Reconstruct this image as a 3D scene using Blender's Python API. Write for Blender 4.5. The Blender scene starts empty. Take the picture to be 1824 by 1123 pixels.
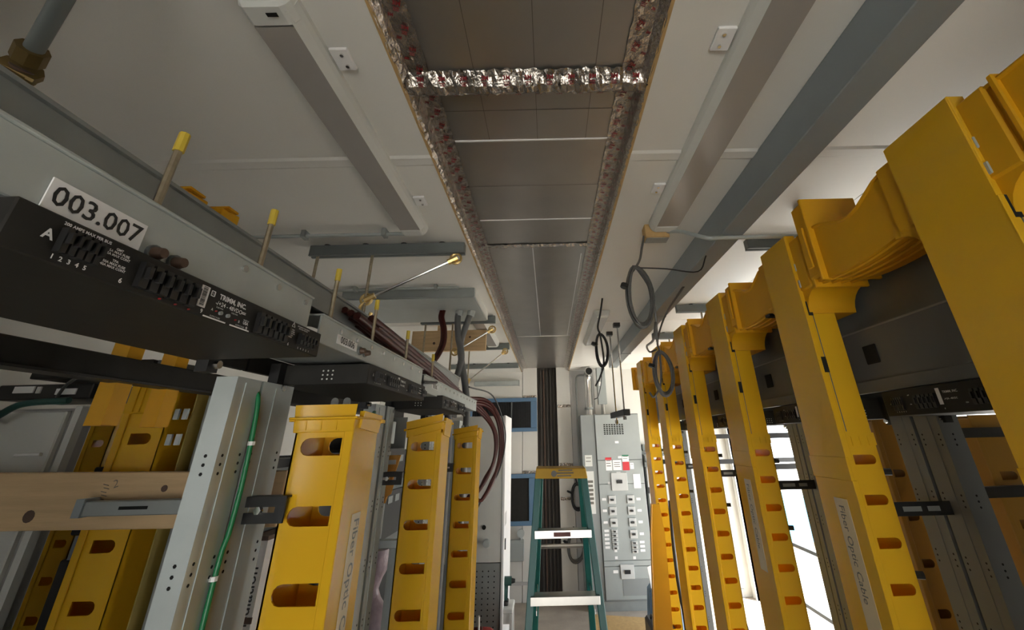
import bpy, bmesh, math, random
from mathutils import Vector, Matrix
random.seed(7)
sc = bpy.context.scene
COL = sc.collection
# ------------------------------------------------------------------ camera
W_, H_ = 1824.0, 1123.0
FPX, PX, PY = 735.0, 975.0, 462.0
cd = bpy.data.cameras.new('camera'); cam = bpy.data.objects.new('camera', cd); COL.objects.link(cam)
cd.sensor_fit = 'HORIZONTAL'; cd.sensor_width = 36.0
cd.lens = FPX / W_ * 36.0
cd.shift_x = (W_ / 2 - PX) / W_
cd.shift_y = (PY - H_ / 2) / W_
cd.clip_start = 0.02; cd.clip_end = 200
vy = Vector((979 - PX, -(782 - PY), -FPX)).normalized()
vz = Vector((934 - PX, -(-1220 - PY), -FPX)).normalized()
vz = (vz - vy * vz.dot(vy)).normalized()
vx = vy.cross(vz)
cam.matrix_world = Matrix((vx, vy, vz)).to_4x4()
cam.location = (0, 0, 1.95)
sc.camera = cam
# ------------------------------------------------------------------ world, sun, lights, exposure
wd = bpy.data.worlds.new('sky'); sc.world = wd; wd.use_nodes = True
nt = wd.node_tree; nt.nodes.clear()
out = nt.nodes.new('ShaderNodeOutputWorld'); bg = nt.nodes.new('ShaderNodeBackground')
bg.inputs[0].default_value = (0.86, 0.93, 1.0, 1); bg.inputs[1].default_value = 3.6
nt.links.new(bg.outputs[0], out.inputs[0])
sd = bpy.data.lights.new('sun', 'SUN'); sd.energy = 20.0; sd.angle = 0.02; sd.color = (1, .95, .87)
so = bpy.data.objects.new('sun', sd); COL.objects.link(so); so.rotation_euler = (math.radians(38), 0, math.radians(48))
XL, XR, YF, YB, ZC = -2.6, 2.6, -1.7, 6.7, 2.93
OPEN_R = (1.9, 6.55, 0.0, 2.03)     # opening in the right wall: y0, y1, z0, z1
OPEN_F = (-.70, 0.70, 0.0, 2.02)    # doorway behind the camera: x0, x1, z0, z1
def portal(name, loc, rot, sx, sy):
    l = bpy.data.lights.new(name, 'AREA'); l.shape = 'RECTANGLE'; l.size = sx; l.size_y = sy
    l.cycles.is_portal = True
    o = bpy.data.objects.new(name, l); COL.objects.link(o); o.location = loc; o.rotation_euler = rot
portal('portal_right', (XR + .06, (OPEN_R[0] + OPEN_R[1]) / 2, 1.0), (0, math.radians(90), 0), 2.03, OPEN_R[1] - OPEN_R[0])
portal('portal_front', ((OPEN_F[0] + OPEN_F[1]) / 2, YF - .06, 1.0), (math.radians(90), 0, 0), OPEN_F[1] - OPEN_F[0], 2.02)
sc.view_settings.view_transform = 'Standard'; sc.view_settings.look = 'None'
sc.view_settings.exposure = 0.40; sc.view_settings.gamma = 1.0; sc.view_settings.use_curve_mapping = False
sc.cycles.use_denoising = True
sc.cycles.max_bounces = 10; sc.cycles.diffuse_bounces = 6
# ------------------------------------------------------------------ materials
def mat(name, col, rough=.5, metal=0., var=.08, scale=12., bump=0., bscale=60., stretch=None, spec=.5):
    m = bpy.data.materials.new(name); m.use_nodes = True
    n = m.node_tree; b = n.nodes['Principled BSDF']
    b.inputs['Roughness'].default_value = rough; b.inputs['Metallic'].default_value = metal
    b.inputs['Specular IOR Level'].default_value = spec
    tc = n.nodes.new('ShaderNodeTexCoord'); src = tc.outputs['Object']
    if stretch:
        mp = n.nodes.new('ShaderNodeMapping'); mp.inputs['Scale'].default_value = stretch
        n.links.new(src, mp.inputs[0]); src = mp.outputs[0]
    nz = n.nodes.new('ShaderNodeTexNoise'); nz.inputs['Scale'].default_value = scale; nz.inputs['Detail'].default_value = 5
    n.links.new(src, nz.inputs['Vector'])
    mx = n.nodes.new('ShaderNodeMix'); mx.data_type = 'RGBA'
    mx.inputs[6].default_value = (*[c * (1 - var * 2) for c in col], 1)
    mx.inputs[7].default_value = (*[min(1, c * (1 + var * 2)) for c in col], 1)
    n.links.new(nz.outputs['Fac'], mx.inputs[0]); n.links.new(mx.outputs[2], b.inputs['Base Color'])
    if bump:
        n2 = n.nodes.new('ShaderNodeTexNoise'); n2.inputs['Scale'].default_value = bscale; n2.inputs['Detail'].default_value = 3
        n.links.new(src, n2.inputs['Vector'])
        bp = n.nodes.new('ShaderNodeBump'); bp.inputs['Strength'].default_value = bump; bp.inputs['Distance'].default_value = .01
        n.links.new(n2.outputs['Fac'], bp.inputs['Height']); n.links.new(bp.outputs[0], b.inputs['Normal'])
    return m
M = {}
M['yellow'] = mat('yellow plastic', (.80, .48, .022), .17, 0, .03, 6)
M['yellow_deep'] = mat('yellow moulded plastic', (.80, .43, .010), .5, 0, .05, 10)
M['galv'] = mat('galvanised steel', (.46, .50, .49), .42, .35, .10, 9)
M['galv_dark'] = mat('dull zinc steel', (.30, .32, .31), .5, .35, .10, 9)
M['beam'] = mat('grey blue painted steel', (.27, .31, .33), .38, .1, .05, 6)
M['rackgrey'] = mat('grey rack paint', (.34, .37, .36), .42, .15, .06, 8)
M['black'] = mat('black powder coat', (.014, .014, .014), .42, 0, .15, 40)
M['blackbox'] = mat('black enamel box', (.017, .016, .014), .55, 0, .2, 25, spec=.3)
M['hole'] = mat('dark opening', (.006, .006, .005), .9, 0, .1)
M['white'] = mat('white printed label', (.82, .82, .82), .5, 0, .02)
M['offwhite'] = mat('off white enamel', (.66, .67, .64), .4, 0, .03, 5)
M['panel'] = mat('white ceiling panel', (.74, .73, .69), .42, 0, .02, 3, .05, 200)
M['wall'] = mat('white wall panel', (.70, .69, .65), .45, 0, .03, 3, .04, 150)
M['wallgrey'] = mat('pale grey wall', (.50, .50, .49), .5, 0, .03, 4)
M['floor'] = mat('dusty concrete', (.38, .33, .28), .75, 0, .14, 5, .2, 40)
M['tan'] = mat('raw plywood edge', (.50, .33, .14), .7, 0, .12, 30)
M['wood'] = mat('pine lumber', (.60, .42, .23), .65, 0, .16, 7, .1, 40, (.5, 8, 6))
M['foilboard'] = mat('foil faced board', (.40, .38, .35), .30, .8, .06, 5, .05, 14)
M['foil'] = mat('crumpled foil tape', (.46, .42, .38), .24, .9, .10, 30, .8, 45)
M['red'] = mat('dark red ink', (.22, .008, .012), .4, 0, .1)
M['diff'] = mat('unlit acrylic diffuser', (.36, .34, .32), .22, 0, .02, 4)
M['chrome'] = mat('bright zinc', (.75, .75, .74), .22, 1., .05)
M['rod'] = mat('threaded rod', (.42, .36, .26), .4, .8, .2, 80)
M['brass'] = mat('yellow zinc fitting', (.70, .52, .22), .35, .8, .1)
M['yelcap'] = mat('yellow vinyl cap', (.62, .46, .05), .5, 0, .05)
M['green'] = mat('green ground wire', (.01, .17, .06), .4, 0, .05)
M['teal'] = mat('dark teal wire', (.015, .07, .06), .45, 0, .05)
M['maroon'] = mat('maroon cable jacket', (.060, .007, .005), .42, 0, .15, 20)
M['greycable'] = mat('grey flexible conduit', (.13, .135, .135), .4, 0, .08, 20)
M['blackcable'] = mat('black cable', (.02, .021, .022), .4, 0, .1)
M['steelcable'] = mat('grey armoured cable', (.12, .12, .115), .4, .3, .15, 50)
M['blue'] = mat('blue painted frame', (.10, .19, .31), .45, 0, .05, 8)
M['grille'] = mat('dark grille', (.035, .037, .04), .5, .2, .2, 30)
M['gap'] = mat('bare dark wall gap', (.055, .048, .040), .7, 0, .25, 8, .2, 30, (4, 4, .6))
M['fibreglass'] = mat('green fibreglass', (.010, .135, .125), .4, 0, .08, 20)
M['ladderyel'] = mat('ladder yellow plastic', (.60, .36, .03), .45, 0, .06, 12)
M['alu'] = mat('ribbed aluminium', (.50, .49, .47), .28, .9, .05, 20)
M['board'] = mat('switchboard grey', (.33, .36, .355), .42, .05, .04, 6)
M['boarddark'] = mat('switchboard side grey', (.24, .26, .26), .42, .05, .04, 6)
M['breaker'] = mat('breaker plate', (.52, .53, .52), .45, 0, .03)
M['label_red'] = mat('red label', (.55, .03, .04), .5, 0, .03)
M['label_green'] = mat('green label', (.02, .17, .09), .5, 0, .03)
M['tape_orange'] = mat('orange paper', (.72, .34, .06), .7, 0, .08)
M['redbag'] = mat('red plastic sheet', (.20, .025, .02), .35, 0, .25, 12, .4, 30)
M['pinkplastic'] = mat('clear pink plastic bag', (.40, .32, .36), .3, 0, .25, 20, .5, 40)
M['grime'] = mat('brown resistor red', (.13, .02, .015), .5, 0, .2)
M['ground'] = mat('bright gravel ground', (.80, .77, .72), .9, 0, .12, 2)
M['bluetarp'] = mat('sky blue tarp', (.10, .40, .72), .6, 0, .05)
M['lav'] = mat('lilac wrap', (.55, .52, .75), .6, 0, .05)
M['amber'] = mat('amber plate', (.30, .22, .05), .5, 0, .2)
M['ledrod'] = mat('strut paint', (.16, .18, .18), .45, .1, .08, 10)
M['rust'] = mat('brown primed steel', (.10, .06, .04), .55, .2, .25, 15)
M['orangehose'] = mat('amber duct cover', (.78, .38, .02), .3, 0, .04, 6)
M['text'] = mat('black print', (.015, .015, .016), .5, 0, .02)
M['greytext'] = mat('faded grey print', (.14, .13, .11), .5, 0, .02)
M['rackdark'] = mat('charcoal rack paint', (.13, .14, .14), .45, .1, .06, 8)
M['yellow_shade'] = mat('yellow plastic darkened for shade', (.30, .15, .015), .4, 0, .04, 6)  # yellow duct plastic with the shade put into its base colour
M['darkbrass'] = mat('tarnished brass', (.20, .14, .05), .45, .6, .2)
def add_translucency(m, k, col):
    n = m.node_tree; b = n.nodes['Principled BSDF']; o = n.nodes['Material Output']
    tr = n.nodes.new('ShaderNodeBsdfTranslucent'); tr.inputs[0].default_value = (*col, 1)
    mx = n.nodes.new('ShaderNodeMixShader'); mx.inputs[0].default_value = k
    n.links.new(b.outputs[0], mx.inputs[1]); n.links.new(tr.outputs[0], mx.inputs[2]); n.links.new(mx.outputs[0], o.inputs[0])
add_translucency(M['yellow'], .22, (.95, .50, .02)); add_translucency(M['yellow_deep'], .22, (.95, .45, .02))
# ------------------------------------------------------------------ mesh building
class MB:
    def __init__(s): s.v = []; s.f = []
    def add(s, vs, fs):
        k = len(s.v); s.v += [tuple(p) for p in vs]; s.f += [tuple(i + k for i in f) for f in fs]; return s
    def box(s, x0, x1, y0, y1, z0, z1):
        return s.add([(x0, y0, z0), (x1, y0, z0), (x1, y1, z0), (x0, y1, z0), (x0, y0, z1), (x1, y0, z1), (x1, y1, z1), (x0, y1, z1)],
                     [(0, 3, 2, 1), (4, 5, 6, 7), (0, 1, 5, 4), (1, 2, 6, 5), (2, 3, 7, 6), (3, 0, 4, 7)])
    def hexa(s, lo, hi):        # lower quad and upper quad, counter-clockwise from above
        return s.add(list(lo) + list(hi), [(0, 3, 2, 1), (4, 5, 6, 7), (0, 1, 5, 4), (1, 2, 6, 5), (2, 3, 7, 6), (3, 0, 4, 7)])
    def bar(s, p, q, w, h, up=(0, 0, 1)):
        p, q = Vector(p), Vector(q); d = (q - p).normalized(); up = Vector(up)
        a = d.cross(up); a = a.normalized() if a.length > 1e-5 else Vector((1, 0, 0)); b = a.cross(d)
        c = [(-w / 2, -h / 2), (w / 2, -h / 2), (w / 2, h / 2), (-w / 2, h / 2)]
        return s.add([p + a * i + b * j for i, j in c] + [q + a * i + b * j for i, j in c],
                     [(3, 2, 1, 0), (4, 5, 6, 7), (0, 1, 5, 4), (1, 2, 6, 5), (2, 3, 7, 6), (3, 0, 4, 7)])
    def tube(s, pts, r, n=8, r1=None):
        pts = [Vector(p) for p in pts]; k0 = len(s.v); N = len(pts); a = None
        for i, p in enumerate(pts):
            d = (pts[min(i + 1, N - 1)] - pts[max(i - 1, 0)]).normalized()
            if a is None:
                t = Vector((0, 0, 1)) if abs(d.z) < .9 else Vector((1, 0, 0)); a = d.cross(t).normalized()
            else:
                a = (a - d * a.dot(d)).normalized()
            b = d.cross(a); rr = r if r1 is None else r + (r1 - r) * i / (N - 1)
            for j in range(n):
                t = 2 * math.pi * j / n; s.v.append(tuple(p + a * (rr * math.cos(t)) + b * (rr * math.sin(t))))
        for i in range(N - 1):
            for j in range(n):
                A = k0 + i * n + j; B = k0 + i * n + (j + 1) % n; s.f.append((A, B, B + n, A + n))
        s.f.append(tuple(k0 + j for j in reversed(range(n)))); s.f.append(tuple(k0 + (N - 1) * n + j for j in range(n)))
        return s
    def cyl(s, p, q, r, n=12, r1=None): return s.tube([p, q], r, n, r1)
    def prism(s, poly, fn, lo, hi):     # poly of 2d points, fn(u, v, t) -> 3d
        n = len(poly)
        return s.add([fn(u, v, lo) for u, v in poly] + [fn(u, v, hi) for u, v in poly],
                     [tuple(reversed(range(n))), tuple(range(n, 2 * n))] + [(i, (i + 1) % n, (i + 1) % n + n, i + n) for i in range(n)])
    def mesh(s, me, o, r, u, k=1.):     # copy a flat mesh (list of verts, faces) into plane o + r*x + u*y
        o, r, u = Vector(o), Vector(r), Vector(u); w = r.cross(u)
        return s.add([o + r * (p[0] * k) + u * (p[1] * k) + w * (p[2] * k) for p in me[0]], me[1])
    def quad(s, o, r, u, w, h, t=.0008):   # thin plate centred at o
        o, r, u = Vector(o), Vector(r), Vector(u); n = r.cross(u)
        c = [(-w / 2, -h / 2), (w / 2, -h / 2), (w / 2, h / 2), (-w / 2, h / 2)]
        return s.add([o + r * i + u * j for i, j in c] + [o + r * i + u * j + n * t for i, j in c],
                     [(3, 2, 1, 0), (4, 5, 6, 7), (0, 1, 5, 4), (1, 2, 6, 5), (2, 3, 7, 6), (3, 0, 4, 7)])
def smooth_path(pts, k=8):
    P = [Vector(p) for p in pts]; P = [P[0] * 2 - P[1]] + P + [P[-1] * 2 - P[-2]]; o = []
    for i in range(1, len(P) - 2):
        for j in range(k):
            t = j / k; a, b, c, d = P[i - 1:i + 3]
            o.append(.5 * ((2 * b) + (c - a) * t + (2 * a - 5 * b + 4 * c - d) * t * t + (3 * b - a - 3 * c + d) * t ** 3))
    return o + [P[-2]]
def curve_mesh(cu):
    o = bpy.data.objects.new('tmp', cu); me = bpy.data.meshes.new_from_object(o)
    r = ([tuple(v.co) for v in me.vertices], [tuple(p.vertices) for p in me.polygons])
    bpy.data.objects.remove(o); bpy.data.meshes.remove(me); bpy.data.curves.remove(cu); return r
_tc = {}
def text(s, size=1., align='CENTER', bold=.0, spacing=1.):
    k = (s, size, align, bold, spacing)
    if k not in _tc:
        c = bpy.data.curves.new('t', 'FONT'); c.body = s; c.size = size; c.align_x = align; c.align_y = 'CENTER'
        c.resolution_u = 2; c.offset = bold; c.space_character = spacing; c.extrude = 0
        _tc[k] = curve_mesh(c)
    return _tc[k]
def plate(outer, holes, th):
    c = bpy.data.curves.new('p', 'CURVE'); c.dimensions = '2D'; c.fill_mode = 'BOTH'; c.extrude = th / 2
    for poly in [outer] + holes:
        sp = c.splines.new('POLY'); sp.points.add(len(poly) - 1); sp.use_cyclic_u = True
        for p, q in zip(sp.points, poly): p.co = (q[0], q[1], 0, 1)
    return curve_mesh(c)
def new_obj(name, mb, m, parent=None, off=(0, 0, 0), bevel=0, smooth=False, ang=40):
    me = bpy.data.meshes.new(name); off = Vector(off)
    me.from_pydata([tuple(Vector(p) - off) for p in mb.v], [], mb.f); me.update()
    if bevel:
        b = bmesh.new(); b.from_mesh(me)
        es = [e for e in b.edges if len(e.link_faces) == 2 and e.calc_face_angle(0) > .6]
        bmesh.ops.bevel(b, geom=es, offset=bevel, segments=1, affect='EDGES', clamp_overlap=True)
        b.to_mesh(me); b.free()
    if smooth:
        for p in me.polygons: p.use_smooth = True
        me.set_sharp_from_angle(angle=math.radians(ang))
    me.materials.append(M[m] if isinstance(m, str) else m)
    o = bpy.data.objects.new(name, me); COL.objects.link(o)
    if parent: o.parent = parent
    else: o.location = off
    return o
class Thing:
    def __init__(s, name, label, cat, loc, group=None):
        o = bpy.data.objects.new(name, None); COL.objects.link(o); o.location = loc; o.empty_display_size = .05
        o['label'] = label; o['category'] = cat
        if group: o['group'] = group
        s.o = o; s.loc = Vector(loc)
    def part(s, name, mb, m, parent=None, bevel=0, smooth=False, label=None, kind=None, ang=40):
        o = new_obj(name, mb, m, parent or s.o, s.loc, bevel, smooth, ang)
        if label: o['label'] = label
        if kind: o['kind'] = kind
        return o
def single(name, label, cat, mb, m, loc, group=None, bevel=0, smooth=False):
    o = new_obj(name, mb, m, None, loc, bevel, smooth); o['label'] = label; o['category'] = cat
    if group: o['group'] = group
    return o
def struct(name, mb, m, parent=None, bevel=0, kind='structure'):
    o = new_obj(name, mb, m, parent, (0, 0, 0), bevel)
    if not parent: o['kind'] = 'structure'
    elif kind == 'stuff': o['kind'] = 'stuff'
    return o
def dup(t, d, label, group=None):
    def rec(o, par):
        c = o.copy(); COL.objects.link(c); c.parent = par
        for ch in o.children: rec(ch, c)
        return c
    r = rec(t.o if isinstance(t, Thing) else t, None); r.location = r.location + Vector(d); r['label'] = label
    if group: r['group'] = group
    return r
X, Y, Z = Vector((1, 0, 0)), Vector((0, 1, 0)), Vector((0, 0, 1))
# ================================================================== SETTING
fl = struct('floor', MB().box(XL - .1, XR + .1, YF - .1, YB + .2, -.1, 0), 'floor')
wl = struct('wall_left', MB().box(XL - .1, XL, YF - .1, YB + .1, 0, 3.2), 'wall')
b = MB()
y0, y1, z0, z1 = OPEN_R
b.box(XR, XR + .1, YF - .1, y0, 0, 3.2); b.box(XR, XR + .1, y1, YB + .2, 0, 3.2); b.box(XR, XR + .1, y0, y1, z1, 3.2)
wr = struct('wall_right', b, 'wall')
b = MB()
b.box(XR - .012, XR + .112, y0 - .05, y0 + .0, 0, z1 + .05); b.box(XR - .012, XR + .112, y1, y1 + .05, 0, z1 + .05); b.box(XR - .012, XR + .112, y0, y1, z1, z1 + .05)
struct('trim_1', b, 'wallgrey')
b = MB(); x0, x1, z0, z1 = OPEN_F; wx0, wx1, wz0, wz1 = -2.52, -1.87, 1.60, 2.08
b.box(XL - .1, wx0, YF - .1, YF, 0, 3.2); b.box(wx0, wx1, YF - .1, YF, 0, wz0); b.box(wx0, wx1, YF - .1, YF, wz1, 3.2)
b.box(wx1, x0, YF - .1, YF, 0, 3.2); b.box(x1, XR + .1, YF - .1, YF, 0, 3.2); b.box(x0, x1, YF - .1, YF, z1, 3.2)
struct('wall_front', b, 'wall')
# back wall: white panels beside a bare vertical gap
b = MB(); b.box(XL - .1, XR + .2, YB + .1, YB + .2, 0, 3.2)
wb = struct('wall_back', b, 'gap')
for (xa, xb_, yy, m) in ((XL - .1, -1.30, 0, 'wall'), (-1.295, -.405, 0, 'wall'), (-.40, -.18, -.006, 'wall'), (.125, .335, -.008, 'wall'), (.34, .70, 0, 'wallgrey'), (.705, XR + .1, 0, 'wall')):
    struct('wall_panel', MB().box(xa, xb_, YB + yy, YB + .1, 0, 3.0), m, wb, .002)
for k, xg in enumerate((-.13, -.085, -.035, .02, .07)):
    struct('gap_rib', MB().box(xg, xg + (.018 if k % 2 else .026), YB + .05 + .012 * (k % 3), YB + .1, .05, 2.95), 'rust' if k == 1 else 'gap', wb)
def crumple(xa, xb_, za, zb, y, nx, nz, amp):
    m = MB(); vs = []; fs = []
    for j in range(nz + 1):
        for i in range(nx + 1):
            vs.append((xa + (xb_ - xa) * i / nx, y - random.random() * amp, za + (zb - za) * j / nz + (random.random() - .5) * .008))
    for j in range(nz):
        for i in range(nx):
            a = j * (nx + 1) + i; fs.append((a, a + 1, a + nx + 2, a + nx + 1))
    return m.add(vs, fs)
for (xa, xb_, zc) in ((.135, .33, 2.405), (.14, .33, 1.17), (-.40, -.19, 2.55), (-.40, -.20, 1.51), (.14, .33, 1.6)):
    struct('foil_patch', crumple(xa, xb_, zc - .02, zc + .02, YB - .011, 14, 4, .012), 'foil', wb)
struct('baseboard_back', MB().box(-1.25, -.18, YB - .02, YB, .19, .225).box(.125, 2.5, YB - .02, YB, .0, .09), 'wallgrey')
# ceiling: white panels, seams, foil-faced boards in a trough
ce = struct('ceiling', MB().box(XL - .1, XR + .1, YF - .1, YB + .2, 3.06, 3.2), 'panel')
PXL, PXR, ZB = -.415, .325, 2.985
ys = [YF, -1.15, 1.285, 3.725, 6.165, YB + .02]
for i in range(len(ys) - 1):
    for (xa, xb_) in ((XL, -1.52), (-1.515, PXL), (PXR, 1.43), (1.435, XR)):
        struct('ceiling_panel', MB().box(xa, xb_, ys[i] + .002, ys[i + 1] - .002, ZC, ZC + .06), 'panel', ce)
for y in ys[1:-1]:
    for (xa, xb_) in ((XL, PXL - .005), (PXR + .005, XR)):
        m = MB(); m.prism([(-.032, 0), (-.02, -.006), (.02, -.006), (.032, 0)], lambda u, v, t, y=y: (t, y + u, ZC + v), xa, xb_)
        struct('seam_batten', m, 'panel', ce)
for x in (PXL, PXR):
    struct('plywood_edge', MB().box(x - .006, x + .006, YF, YB, ZC - .004, ZC + .055), 'tan', ce)
by = [YF, .12, .93, 1.245, 1.86, 2.165, 4.5, YB + .02]
for i in range(len(by) - 1):
    z = ZB - (.03 if by[i + 1] < 1.0 else 0)
    if by[i] < 1.0 or by[i] > 4:
        struct('foil_board', MB().box(PXL, PXR, by[i] + .002, by[i + 1] - .002, z, z + .05), 'foilboard', ce)
    elif by[i] < 2.1:
        struct('foil_board', MB().box(PXL, PXR, by[i] + .003, by[i + 1] - .003, z, z + .05), 'foilboard', ce)
    else:
        for xa, xb_ in ((PXL, -.077), (-.073, .248), (.252, PXR)):
            struct('foil_board', MB().box(xa, xb_, by[i] + .002, by[i + 1] - .002, z, z + .05), 'foilboard', ce)
for y in (1.245, 1.86):      # white board edges showing between the foil boards
    struct('joint_strip', MB().box(-.33, .26, y - .0035, y + .0035, ZB - .003, ZB + .02), 'white', ce)
struct('joint_strip', MB().box(-.077, -.072, 2.19, 4.48, ZB - .003, ZB + .02), 'white', ce)
struct('joint_strip', MB().box(.216, .220, 2.3, 4.48, ZB - .003, ZB + .02), 'white', ce)
struct('joint_strip', MB().box(-.33, .26, 4.49, 4.51, ZB - .004, ZB + .02), 'foilboard', ce)
m = MB()
for y in (.30, .60, 1.09, 1.55): m.box(-.34, .27, y - .001, y + .001, ZB - (.0315 if y < .9 else .0015), ZB - .001)
for x in (-.20, -.02, .16): m.box(x - .001, x + .001, -.2, .9, ZB - .0315, ZB - .025).box(x - .0008, x + .0008, 1.0, 1.24, ZB - .0012, ZB + .01)
struct('scored_line', m, 'greytext', ce, kind='stuff')
# foil tape along both sides: a crumpled strip wrapped from the panel lip up the side and onto the board
def tape_strip(side, ya, yb, n):
    m = MB(); vs = []; fs = []
    sg = 1 if side == 'L' else -1; xe = PXL if side == 'L' else PXR
    for j in range(n + 1):
        y = ya + (yb - ya) * j / n
        zb = ZB - (.032 if y < .93 else .002)
        prof = [(0.000, ZC - .003), (.012, ZC + .006), (.016, (ZC + zb) / 2), (.024, zb - .004), (.05, zb - .002), (.082, zb - .002)]
        for (dx, z) in prof:
            w = .004 if dx > .02 else .006
            vs.append((xe + sg * (dx + random.random() * w), y + (random.random() - .5) * .006, z - random.random() * w * .8))
    k = 6
    for j in range(n):
        for i in range(k - 1):
            a = j * k + i; f = (a, a + 1, a + k + 1, a + k); fs.append(f if sg < 0 else tuple(reversed(f)))
    return m.add(vs, fs)
for side in ('L', 'R'):
    for (ya, yb, n) in ((-1.2, .93, 130), (.93, 2.165, 90), (2.165, YB, 200)):
        struct('foil_tape', tape_strip(side, ya, yb, n), 'foil', ce)
m = MB(); vs = []; fs = []; n = 70; prof = [(-.045, .0), (-.03, -.012), (-.012, -.03), (.012, -.034), (.03, -.02), (.05, .028)]
for i in range(n + 1):
    x = PXL + .01 + (PXR - PXL - .02) * i / n
    for (dy, dz) in prof: vs.append((x, .935 + dy + (random.random() - .5) * .008, ZB - .03 + dz - random.random() * .009))
for i in range(n):
    for j in range(5):
        a = i * 6 + j; fs.append((a, a + 6, a + 7, a + 1))
struct('foil_tape', m.add(vs, fs), 'foil', ce)
m = MB(); vs = []; fs = []; n = 60
for i in range(n + 1):
    x = PXL + .04 + (PXR - PXL - .08) * i / n
    for dy in (-.02, 0, .02): vs.append((x, 2.165 + dy, ZB - .002 - random.random() * .006))
for i in range(n):
    for j in range(2):
        a = i * 3 + j; fs.append((a, a + 3, a + 4, a + 1))
struct('foil_tape', m.add(vs, fs), 'foil', ce)
# the red marks printed on the tape
m = MB(); tm = text('3M', .020, bold=.0006); bars = [(0, -.014, .020), (0, -.019, .016), (0, -.024, .018)]
def mark(o, r, u, k=1., full=True):
    m.mesh(tm, o, r, u, k)
    if full:
        for (bx, bz, w) in bars: m.quad(Vector(o) + Vector(r) * bx * k + Vector(u) * bz * k, r, u, w * k, .0022 * k)
y = .02
while y < 5.2:
    zt = ZB - (.0405 if y < .93 else .0105)
    for sg, xe in ((1, PXL), (-1, PXR)):
        mark((xe + sg * .060, y, zt), Vector((.94, .34, 0)), Vector((.34, -.94, 0)), .8, y < 1.6)
        mark((xe + sg * .035, y + .03, zt + .002), Vector((.94, .34, 0)), Vector((.34, -.94, 0)), .55, False)
        if y > .9: mark((xe + sg * .0225, y + .015, (ZC + ZB) / 2), Vector((0, -sg, 0)), Vector((0, 0, 1)), .45, False)
    y += .066
for k in range(11):
    x = -.36 + k * .064
    mark((x, .905, ZB - .052), X, Vector((0, -.82, .57)), .85, True)
    mark((x + .03, .972, ZB - .05), X, Vector((0, -.85, -.5)), .75, False)
struct('tape_print', m, 'red', ce, kind='stuff')
cn = struct('added_sun_shield', MB().box(-2.7, 2.7, YF - 3.2, YF - .1, 2.45, 2.6), 'wallgrey')  # added out of view, keeps direct sun off the front doorway
for x in (-2.6, 2.6): struct('sun_shield_post', MB().box(x - .06, x + .06, YF - 3.1, YF - 2.98, -.12, 2.45), 'wallgrey', cn)
# outside: ground and what shows through the opening
g = struct('ground', MB().box(-30, 40, -30, 40, -.35, -.12), 'ground')
# ================================================================== CEILING FITTINGS
def fixture(xa, xb_, ya, yb, label, rim_side, badge=False, tabs=(), sag=.05):
    t = Thing('ceiling_light', label, 'light', ((xa + xb_) / 2, (ya + yb) / 2, ZC), 'linear ceiling lights, all switched off')
    zb = ZC - sag; w = xb_ - xa
    b = MB()
    if rim_side > 0: prof = [(0, 0), (0, -.015), (w * .10, -sag), (w * .86, -sag), (w * .97, -.03), (w, -.015), (w, 0)]
    else: prof = [(0, 0), (0, -.015), (w * .03, -.03), (w * .14, -sag), (w * .90, -sag), (w, -.015), (w, 0)]
    fn = lambda u, v, q: (xa + u, q, ZC + v)
    t.part('housing', MB().prism([(0, 0), (0, -.018), (w, -.018), (w, 0)], fn, ya, yb), 'offwhite')
    n = len(prof); c = MB()
    if rim_side > 0: pass
    t.part('diffuser', MB().prism(prof, fn, ya + .05, yb - .05), 'diff')
    # white rim along the inner side
    if rim_side > 0: rim = [(w * .86, -sag - .002), (w * .99, -.030), (w * 1.03, -.015), (w * 1.03, 0), (w, 0), (w * .93, -.03)]
    else: rim = [(w * .14, -sag - .002), (w * .01, -.030), (-w * .03, -.015), (-w * .03, 0), (0, 0), (w * .07, -.03)][::-1]
    t.part('side_rim', MB().prism(rim, fn, ya + .01, yb - .01), 'offwhite')
    for (a, bb) in ((ya - .012, ya + .05), (yb - .05, yb + .012)):
        ep = [(u * 1.03 - w * .015, v * 1.06) for u, v in prof]
        e = t.part('end_cap', MB().prism(ep, fn, a, bb), 'offwhite', bevel=.008)
        if badge and a < ya:
            q = MB().quad(Vector((xa + w * .62, a + .025, zb - .0065)), Vector((-1, 0, 0)), Y, .026, .010)
            t.part('badge', q, 'black', e)
    for ty in tabs:
        x = (xb_ + .008) if rim_side > 0 else (xa - .008); sg = 1 if rim_side > 0 else -1
        tb = t.part('mounting_tab', MB().box(min(x, x + sg * .05), max(x, x + sg * .05), ty - .035, ty + .035, ZC - .012, ZC - .002), 'white', bevel=.002)
        for dy in (-.018, .018): t.part('screw', MB().cyl((x + sg * .03, ty + dy, ZC - .012), (x + sg * .03, ty + dy, ZC - .017), .005, 8), 'chrome', tb)
    return t
fixture(-.705, -.578, .64, 1.80, 'unlit strip light left of the foil trough with a small black badge on its end', 1, True, (.82, 1.56))
fixture(.522, .662, .52, 1.82, 'unlit strip light right of the foil trough with a junction box at its far end', -1, False, (.78, 1.5))
fixture(-.66, -.53, 3.3, 4.5, 'small far white strip light over the ceiling plank on the cable side', 1, False, ())
fixture(.40, .53, 3.35, 4.55, 'small far strip light beside the small hanging cable loop', -1, False, ())
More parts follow.
